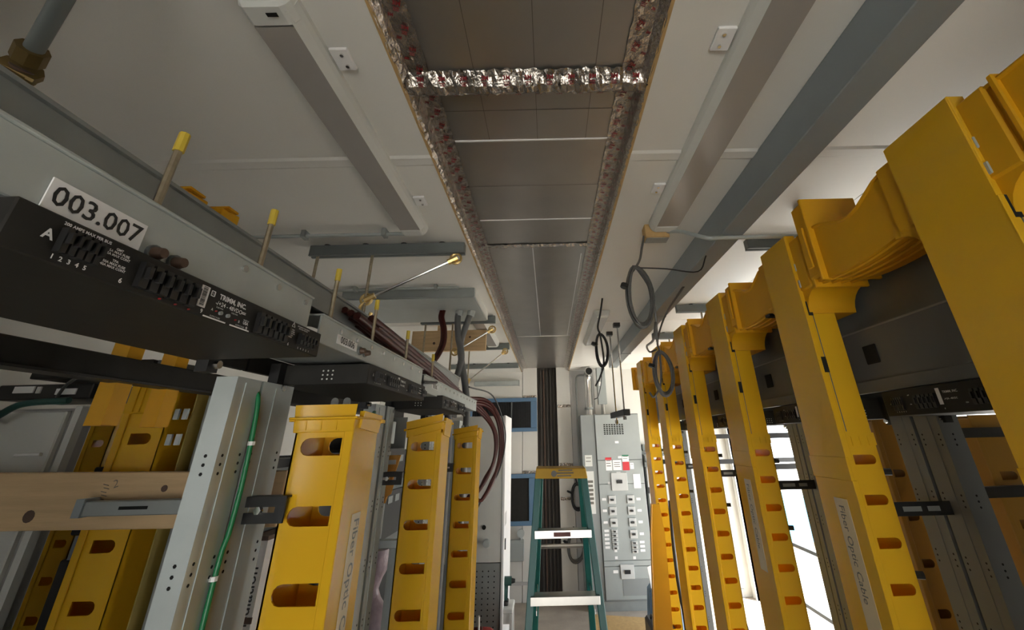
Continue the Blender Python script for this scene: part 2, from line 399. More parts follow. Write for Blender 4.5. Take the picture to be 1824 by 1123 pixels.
# raceway along the ceiling
t = Thing('cable_raceway', 'long grey-blue square raceway running along the right of the ceiling', 'raceway', (.858, 2.0, ZC))
t.part('duct_body', MB().box(.806, .912, YF + .02, 5.55, 2.79, ZC), 'beam', bevel=.003)
for y in (.05, 3.1, 4.6): t.part('joint_collar', MB().box(.803, .915, y - .02, y + .02, 2.787, ZC - .001), 'beam')
t.part('end_plate', MB().box(.804, .914, 5.55, 5.556, 2.788, ZC), 'galv_dark')
t = Thing('trapeze_hanger', 'pair of thin rods below the raceway carrying a short black strut', 'hanger', (.66, 3.98, 2.79))
for (x, y, zz) in ((.65, 3.80, 2.15), (.63, 4.15, 2.12)):
    t.part('rod', MB().cyl((x + .005, y, ZC - .005), (x, y, zz - .06), .007, 8), 'chrome', smooth=True)
    t.part('clamp', MB().box(x - .03, x + .03, y - .03, y + .03, ZC - .035, ZC), 'black')
t.part('strut', MB().bar((.655, 3.70, 2.14), (.622, 4.28, 2.14), .055, .05), 'black')
for (x, y, zz) in ((.65, 3.80, 2.16), (.63, 4.15, 2.14)): t.part('nut', MB().cyl((x, y, zz - .075), (x, y, zz - .045), .016, 6), 'chrome')
def conduit(label, pts, r=.0095, mt='galv', name='conduit', cat='conduit', straps=()):
    t = Thing(name, label, cat, pts[0])
    t.part('pipe', MB().tube(pts, r, 10), mt, smooth=True)
    for p in straps: t.part('strap', MB().box(p[0] - .01, p[0] + .01, p[1] - .022, p[1] + .022, p[2] - r - .004, ZC), 'galv_dark')
    return t
conduit('thin conduit crossing the ceiling to the end of the badged strip light', smooth_path([(-1.50, 1.83, 2.80), (-1.495, 1.838, 2.895), (-1.44, 1.838, 2.905), (-1.0, 1.836, 2.905), (-.62, 1.836, 2.905)], 6), straps=((-1.2, 1.838, 2.905), (-.80, 1.836, 2.905)))
conduit('thin conduit crossing from the right strip light junction box under the raceway', smooth_path([(.60, 1.85, 2.89), (.66, 1.79, 2.86), (.74, 1.71, 2.785), (.80, 1.70, 2.778), (1.0, 1.70, 2.778), (1.35, 1.70, 2.778)], 6), straps=((1.2, 1.70, 2.778),))
conduit('thin conduit on the ceiling above the grey pull box', smooth_path([(-1.62, 2.66, 2.905), (-1.2, 2.655, 2.91), (-.66, 2.652, 2.91), (-.60, 2.652, 2.91)], 4), straps=((-1.3, 2.656, 2.91), (-.75, 2.652, 2.91)))
t = Thing('junction_box', 'small tan junction box at the far end of the right strip light', 'box', (.56, 1.86, ZC))
t.part('body', MB().box(.50, .62, 1.835, 1.90, 2.855, ZC), 'tan', bevel=.004)
t.part('cover', MB().box(.505, .615, 1.84, 1.895, 2.851, 2.855), 'galv_dark')
def strut_channel(label, xa, xb_, y, zt=2.922, h=.055, n=4):
    t = Thing('strut_channel', label, 'strut', ((xa + xb_) / 2, y, zt), 'ceiling strut channels')
    t.part('channel', MB().box(xa, xb_, y - .022, y + .022, zt - h, zt), 'ledrod', bevel=.002)
    t.part('lip', MB().box(xa, xb_, y - .022, y - .008, zt - h - .004, zt - h).box(xa, xb_, y + .008, y + .022, zt - h - .004, zt - h), 'ledrod')
    for k in range(n):
        x = xa + (xb_ - xa) * (k + .4) / n
        t.part('washer', MB().cyl((x, y, zt - .002), (x, y, ZC), .018, 10), 'black')
    return t
strut_channel('grey strut channel nearest the camera, braced by a diagonal rod', -1.25, -.43, 2.0)
strut_channel('grey strut channel just behind the grey pull box', -1.07, -.44, 3.43)
strut_channel('grey strut channel behind the wooden ceiling plank', -1.50, -.42, 4.55)
strut_channel('grey strut channel closest to the back wall', -1.36, -.41, 5.85)
strut_channel('grey strut channel over the yellow trough, nearest one beyond the raceway', 1.09, 2.3, 2.03)
strut_channel('grey strut channel beyond the raceway, middle of the three there', 1.05, 2.3, 3.24)
strut_channel('grey strut channel beyond the raceway, farthest of the three there', 1.08, 2.3, 4.22)
def brace(label, p, q, vert):
    t = Thing('sway_brace', label, 'brace', p)
    p, q = Vector(p), Vector(q)
    t.part('rod', MB().cyl(p, q, .007, 8), 'chrome', smooth=True)
    for e, d in ((p, q - p), (q, p - q)):
        d = d.normalized()
        f = t.part('fitting', MB().cyl(e - d * .01, e + d * .045, .017, 8), 'brass', smooth=True)
        t.part('eye', MB().tube([e + Vector((.028 * math.cos(a), 0, .028 * math.sin(a))) for a in [i * math.pi / 6 for i in range(13)]], .007, 6), 'brass', f, smooth=True)
    return t
brace('diagonal brace rod with brass ends below the nearest strut channel', (-.475, 2.0, 2.835), (-.915, 2.0, 2.62), True)
brace('diagonal brace rod with brass ends below the strut behind the plank', (-.46, 4.5, 2.83), (-.86, 4.5, 2.52), True)
brace('short diagonal brace rod by the strut behind the pull box', (-.46, 3.4, 2.80), (-.76, 3.4, 2.62), True)
def hang_rod(label, x, y, zt, zb, r=.008, group='hanger rods below the ceiling struts'):
    t = Thing('hanger_rod', label, 'rod', (x, y, zt), group)
    t.part('rod', MB().cyl((x, y, zb), (x, y, zt), r, 8), 'rod', smooth=True)
    t.part('nut', MB().cyl((x, y, zb + .02), (x, y, zb + .045), r * 2.3, 6), 'brass')
    return t
hang_rod('rod under the left end of the nearest strut channel', -1.21, 2.0, 2.87, 2.35)
hang_rod('rod under the middle of the nearest strut channel ending in a turnbuckle', -.92, 2.0, 2.87, 2.36)
hang_rod('rod under the strut behind the pull box, farther from the trough', -1.03, 3.43, 2.87, 2.36)
hang_rod('rod under the strut behind the pull box, nearer the trough', -.80, 3.43, 2.87, 2.36)
hang_rod('rod under the strut behind the wooden ceiling plank', -.86, 4.55, 2.87, 2.36)
t = Thing('turnbuckle', 'brass turnbuckle hanging under the brace joint above the ladder rack', 'fitting', (-.905, 2.0, 2.6))
t.part('hook', MB().tube(smooth_path([(-.915, 2.0, 2.61), (-.94, 2.0, 2.58), (-.93, 2.0, 2.53), (-.895, 2.0, 2.52), (-.88, 2.0, 2.55)], 5), .009, 8), 'brass', smooth=True)
t.part('frame', MB().box(-.93, -.918, 1.99, 2.01, 2.38, 2.50).box(-.892, -.88, 1.99, 2.01, 2.38, 2.50).box(-.93, -.88, 1.988, 2.012, 2.49, 2.515).box(-.93, -.88, 1.988, 2.012, 2.365, 2.39), 'brass', bevel=.002)
for (x, y, g) in ((1.24, 2.03, 0), (1.25, 3.24, 1), (1.25, 4.22, 2)):
    hang_rod(('rod under the nearest strut channel beyond the raceway', 'rod under the middle strut channel beyond the raceway', 'rod under the farthest strut channel beyond the raceway')[g], x, y, 2.87, 2.55)
t = Thing('pull_box', 'wide shallow grey pull box on the ceiling with two flexible conduits entering', 'box', (-.95, 3.03, ZC))
t.part('body', MB().box(-1.42, -.50, 2.72, 3.36, 2.865, ZC), 'rackgrey', bevel=.003)
t.part('cover', MB().box(-1.41, -.51, 2.73, 3.35, 2.86, 2.865), 'rackgrey')
t.part('end_plate', MB().box(-.50, -.494, 2.73, 3.35, 2.868, ZC - .003), 'offwhite')
t = Thing('lumber_plank', 'short pine plank held up under the ceiling behind the grey conduits', 'plank', (-.9, 3.72, 2.69))
t.part('board', MB().box(-1.225, -.555, 3.70, 3.745, 2.69, 2.875), 'wood', bevel=.002)
t.part('hanger_block', MB().box(-1.0, -.93, 3.705, 3.74, 2.875, ZC), 'wood')
for (kx, kz, kr) in ((-1.02, 2.76, .012), (-.70, 2.81, .009)): t.part('knot', MB().cyl((kx, 3.7005, kz), (kx, 3.699, kz), kr, 10), 'rust')
# hardware at the very top left of the frame
t = Thing('angled_conduit', 'dark grey pipe slanting down from the ceiling to a brass clamp, top left corner', 'pipe', (-.95, .56, 2.8))
t.part('pipe', MB().cyl((-.70, .385, 2.91), (-1.075, .62, 2.70), .0155, 12), 'ledrod', smooth=True)
t.part('clamp', MB().cyl((-1.05, .603, 2.715), (-1.075, .62, 2.70), .026, 8), 'darkbrass')
t.part('clamp', MB().cyl((-1.09, .628, 2.69), (-1.10, .636, 2.685), .032, 10), 'darkbrass')
t.part('bolt', MB().cyl((-1.12, .60, 2.68), (-1.07, .645, 2.665), .009, 8), 'darkbrass', smooth=True)
t.part('socket', MB().cyl((-1.09, .63, 2.69), (-1.17, .68, 2.60), .020, 10), 'rust', smooth=True)
t.part('hanger_leg', MB().bar((-1.17, .68, 2.61), (-1.17, .68, 2.36), .03, .025), 'rust')
single('pipe_stub', 'short dark pipe crossing the extreme top left corner', 'pipe', MB().cyl((-1.6, .62, 2.86), (-.86, .44, 2.88), .014, 10), 'ledrod', (-1.1, .5, 2.87), smooth=True)
# ================================================================== LEFT LINEUP
# ladder rack above it
def ladder_rack(label, xa, xb_, ya, yb, z0, z1, mt):
    t = Thing('ladder_rack', label, 'cable rack', ((xa + xb_) / 2, (ya + yb) / 2, z0))
    for x in (xa, xb_): t.part('stringer', MB().box(x - .012, x + .012, ya, yb, z0, z1).box(x - .02, x + .02, ya, yb, z1 - .006, z1).box(x - .02, x + .02, ya, yb, z0, z0 + .006), mt)
    y = ya + .1
    while y < yb: t.part('rung', MB().box(xa, xb_, y - .014, y + .014, z0 + .014, z0 + .034), mt); y += .23
    return t
ladder_rack('steel ladder rack above the left equipment row, seen from below', -.62, -.94, .0, 2.9, 2.275, 2.345, 'galv_dark')
# header angles
def header(ya, yb, zt, zb, label, x=-.475, y1=.09):
    t = Thing('header_angle', label, 'steel angle', (x, (ya + yb) / 2, zb), 'steel header angles over the left racks')
    t.part('face', MB().box(x - .004, x, ya, yb, zb, zt), 'galv', bevel=.001)
    t.part('flange', MB().box(x - .07, x + .004, ya, yb, zt, zt + .004), 'galv', bevel=.001)
    t.part('back_flange', MB().box(x - .20, x - .004, ya, yb, zb, zb + .004), 'galv_dark')
    y = ya + y1
    while y < yb:
        t.part('bolt_head', MB().cyl((x, y, zt - .014), (x + .003, y, zt - .014), .0055, 10), 'chrome'); y += .088
    return t
header(-.5, .80, 2.2205, 2.158, 'header angle with the large 003.007 label', y1=1.10)
header(.845, 1.60, 2.2, 2.145, 'header angle with the 003.006 label')
header(1.63, 2.86, 2.185, 2.125, 'header angle at the far end of the left row under the maroon cables')
def label_plate(s, y0, y1, zc, h, label, x=-.474, size=.02):
    t = Thing('id_label', label, 'label', (x, (y0 + y1) / 2, zc))
    bx = MB().box(x - .0005, x + .0012, y0, y1, zc - h / 2, zc + h / 2)
    t.part('plate', bx, 'white')
    m = MB(); m.mesh(text(s, size, bold=size * .012), (x + .0018, (y0 + y1) / 2, zc), Y, Z)
    t.part('lettering', m, 'text')
label_plate('003.007', .332, .433, 2.1765, .033, 'white label reading 003.007 on the header angle', size=.0290)
label_plate('003.006', .922, 1.024, 2.168, .020, 'small white label reading 003.006 on the header angle', size=.0225)
label_plate('003.005', 1.74, 1.84, 2.158, .018, 'tiny white label reading 003.005 on the farthest header angle', size=.0215)
for (y, z, n) in ((.452, 2.158, 'big'), (1.045, 2.156, 'small')):
    for k in range(2):
        t = Thing('knob', '%s brown knob beside the %s label, %s of the two' % (('large', 'large 003.007') if n == 'big' else ('small', 'small 003.006')) .__add__(('nearer' if k == 0 else 'farther',)) if False else ('brown knob right of the 003.007 label, ' if n == 'big' else 'small brown knob right of the 003.006 label, ') + ('nearer to it' if k == 0 else 'farther from it'), 'knob', (-.475, y + k * .03, z))
        t.part('dome', MB().cyl((-.475, y + k * .03, z + .008), (-.460, y + k * .03, z + .008), .009, 14, .006), 'rust', smooth=True)
        t.part('collar', MB().cyl((-.475, y + k * .03, z + .008), (-.471, y + k * .03, z + .008), .0105, 14), 'ledrod')
# threaded rods with yellow caps
for i, (y, zt, zb) in enumerate(((.457, 2.352, 2.215), (.664, 2.350, 2.215), (.925, 2.338, 2.20), (1.168, 2.338, 2.20), (1.466, 2.318, 2.20), (1.82, 2.30, 2.19))):
    lab = ('tallest', 'second', 'third', 'fourth', 'fifth', 'farthest')[i]
    t = Thing('threaded_rod', 'yellow-capped threaded rod on the left header, %s counting from the camera' % lab if i else 'yellow-capped threaded rod beside the 003.007 label', 'rod', (-.5, y, zb), 'yellow-capped rods on the left header')
    t.part('rod', MB().cyl((-.5, y, zb), (-.5, y, zt - .02), .0048, 8), 'rod', smooth=True)
    t.part('cap', MB().cyl((-.5, y, zt - .03), (-.5, y, zt), .0065, 8), 'yelcap', smooth=True)
    t.part('nut', MB().cyl((-.5, y, zb + .001), (-.5, y, zb + .012), .011, 6), 'chrome')
# small yellow fittings glimpsed above the rack
for (y, z, k) in ((1.006, 2.60, 'upper'), (1.144, 2.62, 'lower')):
    t = Thing('duct_corner', 'small yellow duct corner peeping above the left ladder rack, %s one' % ('larger' if k == 'upper' else 'smaller'), 'duct fitting', (-1.02, y, z))
    w = .05 if k == 'upper' else .04
    t.part('wall', MB().hexa([(-1.06, y - w, z - .02), (-1.0, y - w, z - .03), (-1.0, y + w, z - .03), (-1.06, y + w, z - .02)], [(-1.06, y - w * .8, z + .02), (-1.0, y - w * .9, z + .012), (-1.0, y + w, z + .02), (-1.06, y + w, z + .03)]), 'yellow_deep', bevel=.003)
    t.part('lip', MB().box(-1.062, -.996, y - w * .5, y + w * .6, z + .02, z + .027), 'yellow_deep')
    t.part('neck', MB().box(-1.05, -1.01, y - .01, y + .03, 2.0, z - .02), 'yellow_deep'); t.part('neck_foot', MB().box(-1.05, -.965, y - .005, y + .02, 2.225, 2.275), 'yellow_deep')
# relay racks
def upright(t, x0, x1, ya, yb, zt, mt='galv', sx=1):
    # C channel: a face towards the aisle, two flanges going back, rolled edges
    th = .004
    if sx > 0: f0, f1 = x1 - th, x1
    else: f0, f1 = x0, x0 + th
    c = MB().box(f0, f1, ya, yb, .04, zt)
    fa, fb = (x0, f0) if sx > 0 else (f1, x1)
    c.box(fa, fb, ya, ya + th, .04, zt).box(fa, fb, yb - th, yb, .04, zt)
    la, lb = (x0, x0 + .004) if sx > 0 else (x1 - .004, x1)
    c.box(la, lb, ya + th, ya + .02, .04, zt).box(la, lb, yb - .02, yb - th, .04, zt)
    o = t.part('upright', c, mt)
    h = MB(); z = .3
    xf = f1 + .0004 if sx > 0 else f0 - .0004
    while z < zt - .03:
        for dz in (0, .016, .032):
            for yy in (ya + .014, yb - .014): h.cyl((xf - .001 * sx, yy, z + dz), (xf, yy, z + dz), .0032, 6)
            h.cyl(((x0 + x1) / 2, ya - .0004, z + dz), ((x0 + x1) / 2, ya + .001, z + dz), .0035, 6)
        z += .178
    s = t.part('screw_holes', h, 'hole', o); s['kind'] = 'stuff'
    rb = MB().box((f0 + f1) / 2 - .001 + .003 * sx, (f0 + f1) / 2 + .001 + .003 * sx, (ya + yb) / 2 - .012, (ya + yb) / 2 + .012, .06, zt - .01)
    t.part('stiffening_rib', rb, mt, o)
    return o
def rack(ya, yb, wa, wb, zt, label, x0=-.695, x1=-.65, sx=1, mt='galv', group='open relay racks in the left row'):
    t = Thing('relay_rack', label, 'rack', ((x0 + x1) / 2, (ya + yb) / 2, 0), group)
    upright(t, x0, x1, ya, ya + wa, zt, mt, sx); upright(t, x0, x1, yb - wb, yb, zt, mt, sx)
    t.part('top_bar', MB().box(x0 - .012 if sx > 0 else x1, x0 if sx > 0 else x1 + .012, ya, yb, zt + .025, zt + .065) if zt > 2.08 and sx > 0 else MB().box(x0 - .012 if sx > 0 else x1, x0 if sx > 0 else x1 + .012, ya, yb, zt - .03, zt + .03), 'blackbox')
    t.part('base_plate', MB().box(x0 - .12, x1 + .12, ya, yb, 0, .04), mt, bevel=.004)
    return t
rack(.185, .967, .115, .078, 2.085, 'grey rack behind the fuse panel labelled 003.007')
rack(.975, 1.74, .12, .10, 2.085, 'grey rack between the first and second yellow ducts of the left row')
rack(1.76, 2.54, .085, .10, 2.085, 'grey rack between the second and third yellow ducts of the left row')
rack(2.56, 3.32, .085, .10, 2.085, 'grey rack beyond the third yellow duct of the left row')
def wire(name, label, cat, pts, r, mt, n=8, k=8, group=None, clips=()):
    t = Thing(name, label, cat, pts[0], group)
    t.part('jacket', MB().tube(smooth_path(pts, k), r, n), mt, smooth=True, ang=80)
    for p in clips: t.part('tie', MB().cyl(Vector(p) - Z * .004, Vector(p) + Z * .004, r * 1.5, 8), 'offwhite')
    return t
wire('ground_wire', 'green wire running down between the two nearest left uprights', 'wire', [(-.66, .965, 2.07), (-.645, .965, 2.03), (-.64, .968, 1.90), (-.64, .965, 1.80), (-.644, .960, 1.70), (-.645, .965, 1.2), (-.645, .965, .1)], .005, 'green', clips=((-.64, .967, 1.955), (-.645, .96, 1.72)))
wire('ground_wire', 'green wire running down beside the far edge of the largest yellow duct', 'wire', [(-.66, 1.66, 2.06), (-.63, 1.56, 2.02), (-.615, 1.50, 1.9), (-.615, 1.50, 1.77), (-.62, 1.50, 1.66), (-.63, 1.52, 1.62)], .0075, 'green', clips=((-.615, 1.5, 1.93), (-.615, 1.50, 1.74)))
# fuse panels
def fuse_bank(t, par, x, ya, yb, za, zb, n, sx=1):
    for k in range(n):
        y = ya + (yb - ya) * (k + .5) / n; w = (yb - ya) / n * .36
        c = MB().box(min(x, x + .007 * sx), max(x, x + .007 * sx), y - w, y + w, za, zb)
        c.box(min(x, x + .012 * sx), max(x, x + .012 * sx), y - w * .5, y + w * .5, za + (zb - za) * .35, zb - (zb - za) * .2)
        t.part('fuse_holder', c, 'black')
def fuse_panel(ya, yb, za, zb, label, full=False, xf=-.45, depth=.235, sx=1):
    t = Thing('fuse_panel', label, 'fuse panel', (xf - depth / 2 * sx, (ya + yb) / 2, za), 'black fuse panels')
    xb_ = xf - depth * sx
    body = t.part('body', MB().box(min(xf, xb_), max(xf, xb_), ya, yb, za, zb), 'blackbox', bevel=.0015)
    for yy in (ya - .012, yb + .012):
        e = t.part('mounting_ear', MB().box(xf - (depth - .015) * sx - .012, xf - (depth - .015) * sx + .012, yy - .014, yy + .014, za - .022, zb), 'black')
        t.part('bolt', MB().cyl((xf - (depth - .03) * sx, yy, za - .008), (xf - (depth - .04) * sx, yy, za - .008), .008, 8), 'chrome', e)
    vent = MB()
    for i in range(3):
        for j in range(3): vent.cyl((xf - (.09 + .012 * i) * sx, ya - .0006, za + .013 + .010 * j), (xf - (.09 + .012 * i) * sx, ya + .001, za + .013 + .01 * j), .0022, 6)
    t.part('vent_holes', vent, 'offwhite')
    return t, body
R_ = Y
def L(m, s, y, z, size, bold=0., x=-.4493, align='CENTER', sp=1.): m.mesh(text(s, size, align, bold, sp), (x, y, z), Y, Z)
t, body = fuse_panel(.30, .812, 2.106, 2.1515, 'black fuse panel printed TRIMM, INC. under the 003.007 label', True)
m = MB()
L(m, 'A', .331, 2.130, .0135, .0004); L(m, '200 AMPS MAX PER BUS', .361, 2.1455, .0043, .00012)
for k in range(5): L(m, str(k + 1), .341 + .0072 * k, 2.1125, .0062, .0002)
for s, z in (('GMT', 2.1425), ('15A MAX FUSE', 2.1390), ('8.5A MAX CONT', 2.1355), ('TPA', 2.130), ('50A MAX FUSE', 2.1265), ('40A MAX CONT', 2.1230)): L(m, s, .394, z, .0037, .0001)
L(m, '6', .406, 2.113, .0074, .0002)
L(m, 'TRIMM, INC.', .566, 2.1395, .0098, .00035); L(m, '-/+24 - 48VDC', .561, 2.1300, .0083, .0001)
m.quad((-.4494, .590, 2.1312), Y, Z, .009, .0008); m.quad((-.4494, .590, 2.1292), Y, Z, .009, .0008)
L(m, 'FUSE PWR', .545, 2.1245, .0028); L(m, 'FUSE PWR', .574, 2.1245, .0028)
L(m, 'A', .533, 2.1195, .0052); L(m, 'B', .586, 2.1165, .0052); L(m, 'MADE IN', .600, 2.1215, .003); L(m, 'USA', .600, 2.1175, .006, .0002)
L(m, '9', .517, 2.1125, .0075, .0002); L(m, '9', .604, 2.1105, .0075, .0002)
for yc in (.541, .590): m.quad((-.4494, yc, 2.108), Y, Z, .040, .0016)
for yc in (.541, .590): L(m, 'OUTPUT FUSES', yc, 2.1110, .0027)
L(m, '6', .7115, 2.1105, .0068, .0002)
for k in range(5): L(m, '54321'[k], .742 + .0088 * k, 2.1100, .0045, .0001)
tri = text('!', .004); m.mesh(tri, (-.4493, .716, 2.1455), Y, Z)
for a, b_ in (((0, .0045), (-.0045, -.0035)), ((-.0045, -.0035), (.0045, -.0035)), ((.0045, -.0035), (0, .0045))):
    p, q = Vector((-.4492, .716 + a[0], 2.1455 + a[1])), Vector((-.4492, .716 + b_[0], 2.1455 + b_[1])); m.bar(p, q, .0006, .0006, X)
for s, y, z in (('DISCONNECT FUSES BEFORE', .748, 2.1465), ('SERVICING THIS UNIT', .748, 2.1432), ('REPLACE ONLY', .712, 2.1365), ('WITH THE SAME', .712, 2.1332), ('TYPE AND RATING', .712, 2.1299), ('OF FUSE AS', .712, 2.1266), ('MARKED', .712, 2.1233)): L(m, s, y, z, .0030, .00005)
t.part('lettering', m, 'white')
m = MB()
for (p, q) in (((.524, 2.1430), (.524, 2.1364)), ((.524, 2.1430), (.530, 2.1430)), ((.530, 2.1430), (.530, 2.1364)), ((.524, 2.1364), (.530, 2.1364))): m.bar((-.4492, p[0], p[1]), (-.4492, q[0], q[1]), .0008, .0008, X)
L(m, 'G', .527, 2.1397, .0042)
t.part('logo', m, 'white')
bl = t.part('barcode_label', MB().box(-.45, -.4490, .507, .520, 2.1175, 2.1455), 'white')
m = MB(); z = 2.1195
while z < 2.1435:
    w = random.choice((.0004, .0007, .0011)); m.box(-.449, -.4486, .5095, .5165, z, z + w); z += w + random.choice((.0005, .0008))
t.part('barcode', m, 'text', bl)
fuse_bank(t, body, -.45, .338, .376, 2.117, 2.141, 5)
fuse_bank(t, body, -.45, .418, .500, 2.112, 2.141, 6)
fuse_bank(t, body, -.45, .618, .700, 2.110, 2.141, 6)
fuse_bank(t, body, -.45, .735, .790, 2.116, 2.136, 5)
for (y, z, mm) in ((.548, 2.1185, 'offwhite'), (.562, 2.1185, 'offwhite')): t.part('test_point', MB().cyl((-.45, y, z), (-.447, y, z), .0028, 8), 'galv_dark')
for (y, z) in ((.540, 2.1190), (.578, 2.1170), (.455, 2.109), (.477, 2.109), (.497, 2.109)): t.part('led', MB().cyl((-.45, y, z), (-.4475, y, z), .0010, 8), 'red')
def small_panel(ya, yb, za, zb, label, xf=-.45, sx=1, depth=.235):
    t, body = fuse_panel(ya, yb, za, zb, label, False, xf, depth, sx)
    w = yb - ya; h = zb - za; r = Y if sx > 0 else -Y; m = MB(); xx = xf + .0006 * sx
    f = (lambda q: ya + w * q) if sx > 0 else (lambda q: yb - w * q)
    def S(s, q, p, size): m.mesh(text(s, size, 'CENTER', .0001), (xx, f(q), za + h * p), r, Z)
    S('A', .06, .5, .012); S('GMT', .22, .75, .004); S('TPA', .22, .4, .004)
    for k in range(5): S(str(k + 1), .09 + k * .018, .15, .005)
    S('TRIMM, INC.', .52, .72, .009); S('-/+24 - 48VDC', .51, .48, .007); S('9', .45, .15, .006); S('USA', .60, .3, .005)
    for k, q in enumerate((.88, .88, .88)): m.quad((xx, f(q), za + h * (.4 + .16 * k)), r, Z, .03 - .005 * k, .0022)
    t.part('lettering', m, 'white')
    q = f(.44); t.part('barcode_label', MB().box(min(xf, xf + .001 * sx), max(xf, xf + .001 * sx), q - .006, q + .006, za + h * .3, zb - h * .12), 'white')
    for (a, b_) in ((.08, .17), (.26, .42), (.64, .80), (.91, .98)):
        ya_, yb_ = sorted((f(a), f(b_))); fuse_bank(t, body, xf, ya_, yb_, za + h * .22, za + h * .72, 5, sx)
    return t
small_panel(1.06, 1.566, 2.086, 2.135, 'black fuse panel under the 003.006 label, above the largest yellow duct')
small_panel(1.84, 2.34, 2.078, 2.130, 'black fuse panel above the second yellow duct of the left row')
# yellow vertical ducts
def slot_poly(xa, xb_, zc, h, round_left=True, n=6):
    r = h / 2 * .98; pts = []
    if round_left:
        pts += [(xb_, zc - h / 2), (xb_, zc + h / 2)]
        for i in range(n + 1):
            a = math.pi / 2 + math.pi * i / n; pts.append((xa + r + r * math.cos(a), zc + r * math.sin(a)))
    else:
        pts += [(xa, zc + h / 2), (xa, zc - h / 2)]
        for i in range(n + 1):
            a = -math.pi / 2 + math.pi * i / n; pts.append((xb_ - r + r * math.cos(a), zc + r * math.sin(a)))
    return pts
def duct(label, xa, xb_, ya, yb, zt, slots, sw, sh, cover_right=True, group=None, mt='yellow', cap='flare', tilt=0., tabs=True, txt=True, zbase=0., z_cover=None):
    t = Thing('fiber_duct', label, 'cable duct', ((xa + xb_) / 2, (ya + yb) / 2, zbase), group)
    th = .004; w = xb_ - xa
    s0, s1 = (xa + w * .13, xa + w * (.13 + sw)) if cover_right else (xb_ - w * (.22 + sw), xb_ - w * .22)
    holes = [slot_poly(s0, s1, z, sh, cover_right) for z in slots]
    pl = plate([(xa, zbase), (xb_, zbase), (xb_, zt), (xa, zt)], holes, th)
    for yy, nm in ((ya, 'slotted_side'), (yb, 'slotted_side')):
        m = MB().mesh(pl, (0, yy + (th / 2 if yy == ya else -th / 2), 0), X, Z); t.part(nm, m, mt)
    xo, xi = (xb_, xa) if cover_right else (xa, xb_)
    sg = 1 if cover_right else -1
    t.part('back_wall', MB().box(min(xi, xi + th * sg), max(xi, xi + th * sg), ya, yb, zbase, zt), mt)
    # snap-on cover wraps the aisle side with returns on both faces
    c = MB().box(min(xo, xo + .005 * sg), max(xo, xo + .005 * sg), ya - .003, yb + .003, zbase, zt - .012)
    c.box(min(xo - .016 * sg, xo + .005 * sg), max(xo - .016 * sg, xo + .005 * sg), ya - .005, ya - .0005, zbase, zt - .012)
    c.box(min(xo - .016 * sg, xo + .005 * sg), max(xo - .016 * sg, xo + .005 * sg), yb + .0005, yb + .005, zbase, zt - .012)
    cov = t.part('cover', c, mt, bevel=.0015)
    if cap == 'flare':
        k = tilt
        def zz(x): return k * (x - xa) / w
        lo = [(xa - .004, ya - .006), (xb_ + .004, ya - .006), (xb_ + .004, yb + .006), (xa - .004, yb + .006)]
        def ring(q, z): return [(xa + (xb_ - xa) * .5 + (x - (xa + xb_) / 2) * q, (ya + yb) / 2 + (y - (ya + yb) / 2) * q, z + zz(x)) for x, y in lo]
        cl = MB().hexa(ring(1.0, zt - .028), ring(1.03, zt)); cp = t.part('collar', cl, mt, bevel=.0015)
        t.part('collar_flange', MB().hexa(ring(1.14, zt), ring(1.14, zt + .005)), mt, cp, bevel=.001)
        # raised lip on three sides, higher at the front
        a0, a1, a2, a3 = ring(1.02, zt + .005); h0, h1, h2, h3 = ring(1.05, zt + .032)
        lip = MB()
        for (p, q, r, s_) in ((a0, a1, h1, h0), (a3, a0, h0, h3)):
            ce_ = Vector(((xa + xb_) / 2, (ya + yb) / 2, 0)); lo_ = [Vector(p), Vector(q)]; hi_ = [Vector(s_), Vector(r)]
            def inn(v): d = ce_ - v; d.z = 0; return v + d.normalized() * .005
            lip.hexa([lo_[0], lo_[1], inn(lo_[1]), inn(lo_[0])], [hi_[0], hi_[1], inn(hi_[1]), inn(hi_[0])])
        t.part('collar_lip', lip, mt, cp)
        xs = xb_ + .003
        t.part('latch', MB().hexa([(xs, ya + .02, zt - .02), (xs + .006, ya + .02, zt - .02), (xs + .006, yb, zt - .03), (xs, yb, zt - .03)], [(xs, ya + .02, zt + .018 + k), (xs + .012, ya + .02, zt + .018 + k), (xs + .012, yb, zt + .012 + k), (xs, yb, zt + .012 + k)]), mt, cp)
        t.part('latch_tooth', MB().box(xs, xs + .016, yb - .004, yb + .012, zt - .006 + k, zt + .002 + k).box(xa - .014, xa - .002, ya - .012, ya - .002, zt - .004, zt + .004), mt, cp)
        pd = MB()
        for q in (.18, .45, .72): pd.box(xa + w * q - .002, xa + w * q + .002, ya - .0085, ya - .0055, zt - .024 + k * q, zt - .002 + k * q)
        pd.box(xa + .004, xa + w * .78, ya - .0075, ya - .005, zt - .026, zt - .0225)
        t.part('collar_rib', pd, mt, cp)
    if tabs:
        for dx in (.02, .052):
            pts = [(-.009, 0), (.009, 0)] + [(.009 * math.cos(a), .03 + .009 * math.sin(a)) for a in [math.pi * i / 6 for i in range(7)]]
            x0 = xa + dx
            tb = t.part('mounting_tab', MB().prism(pts, lambda u, v, q, x0=x0: (x0 + u, yb - .02 + q, zt + .02 + v), 0, .004), 'galv')
            t.part('screw', MB().cyl((x0 + .002, yb - .022, zt + .038), (x0 + .002, yb - .026, zt + .038), .005, 8), 'chrome', tb)
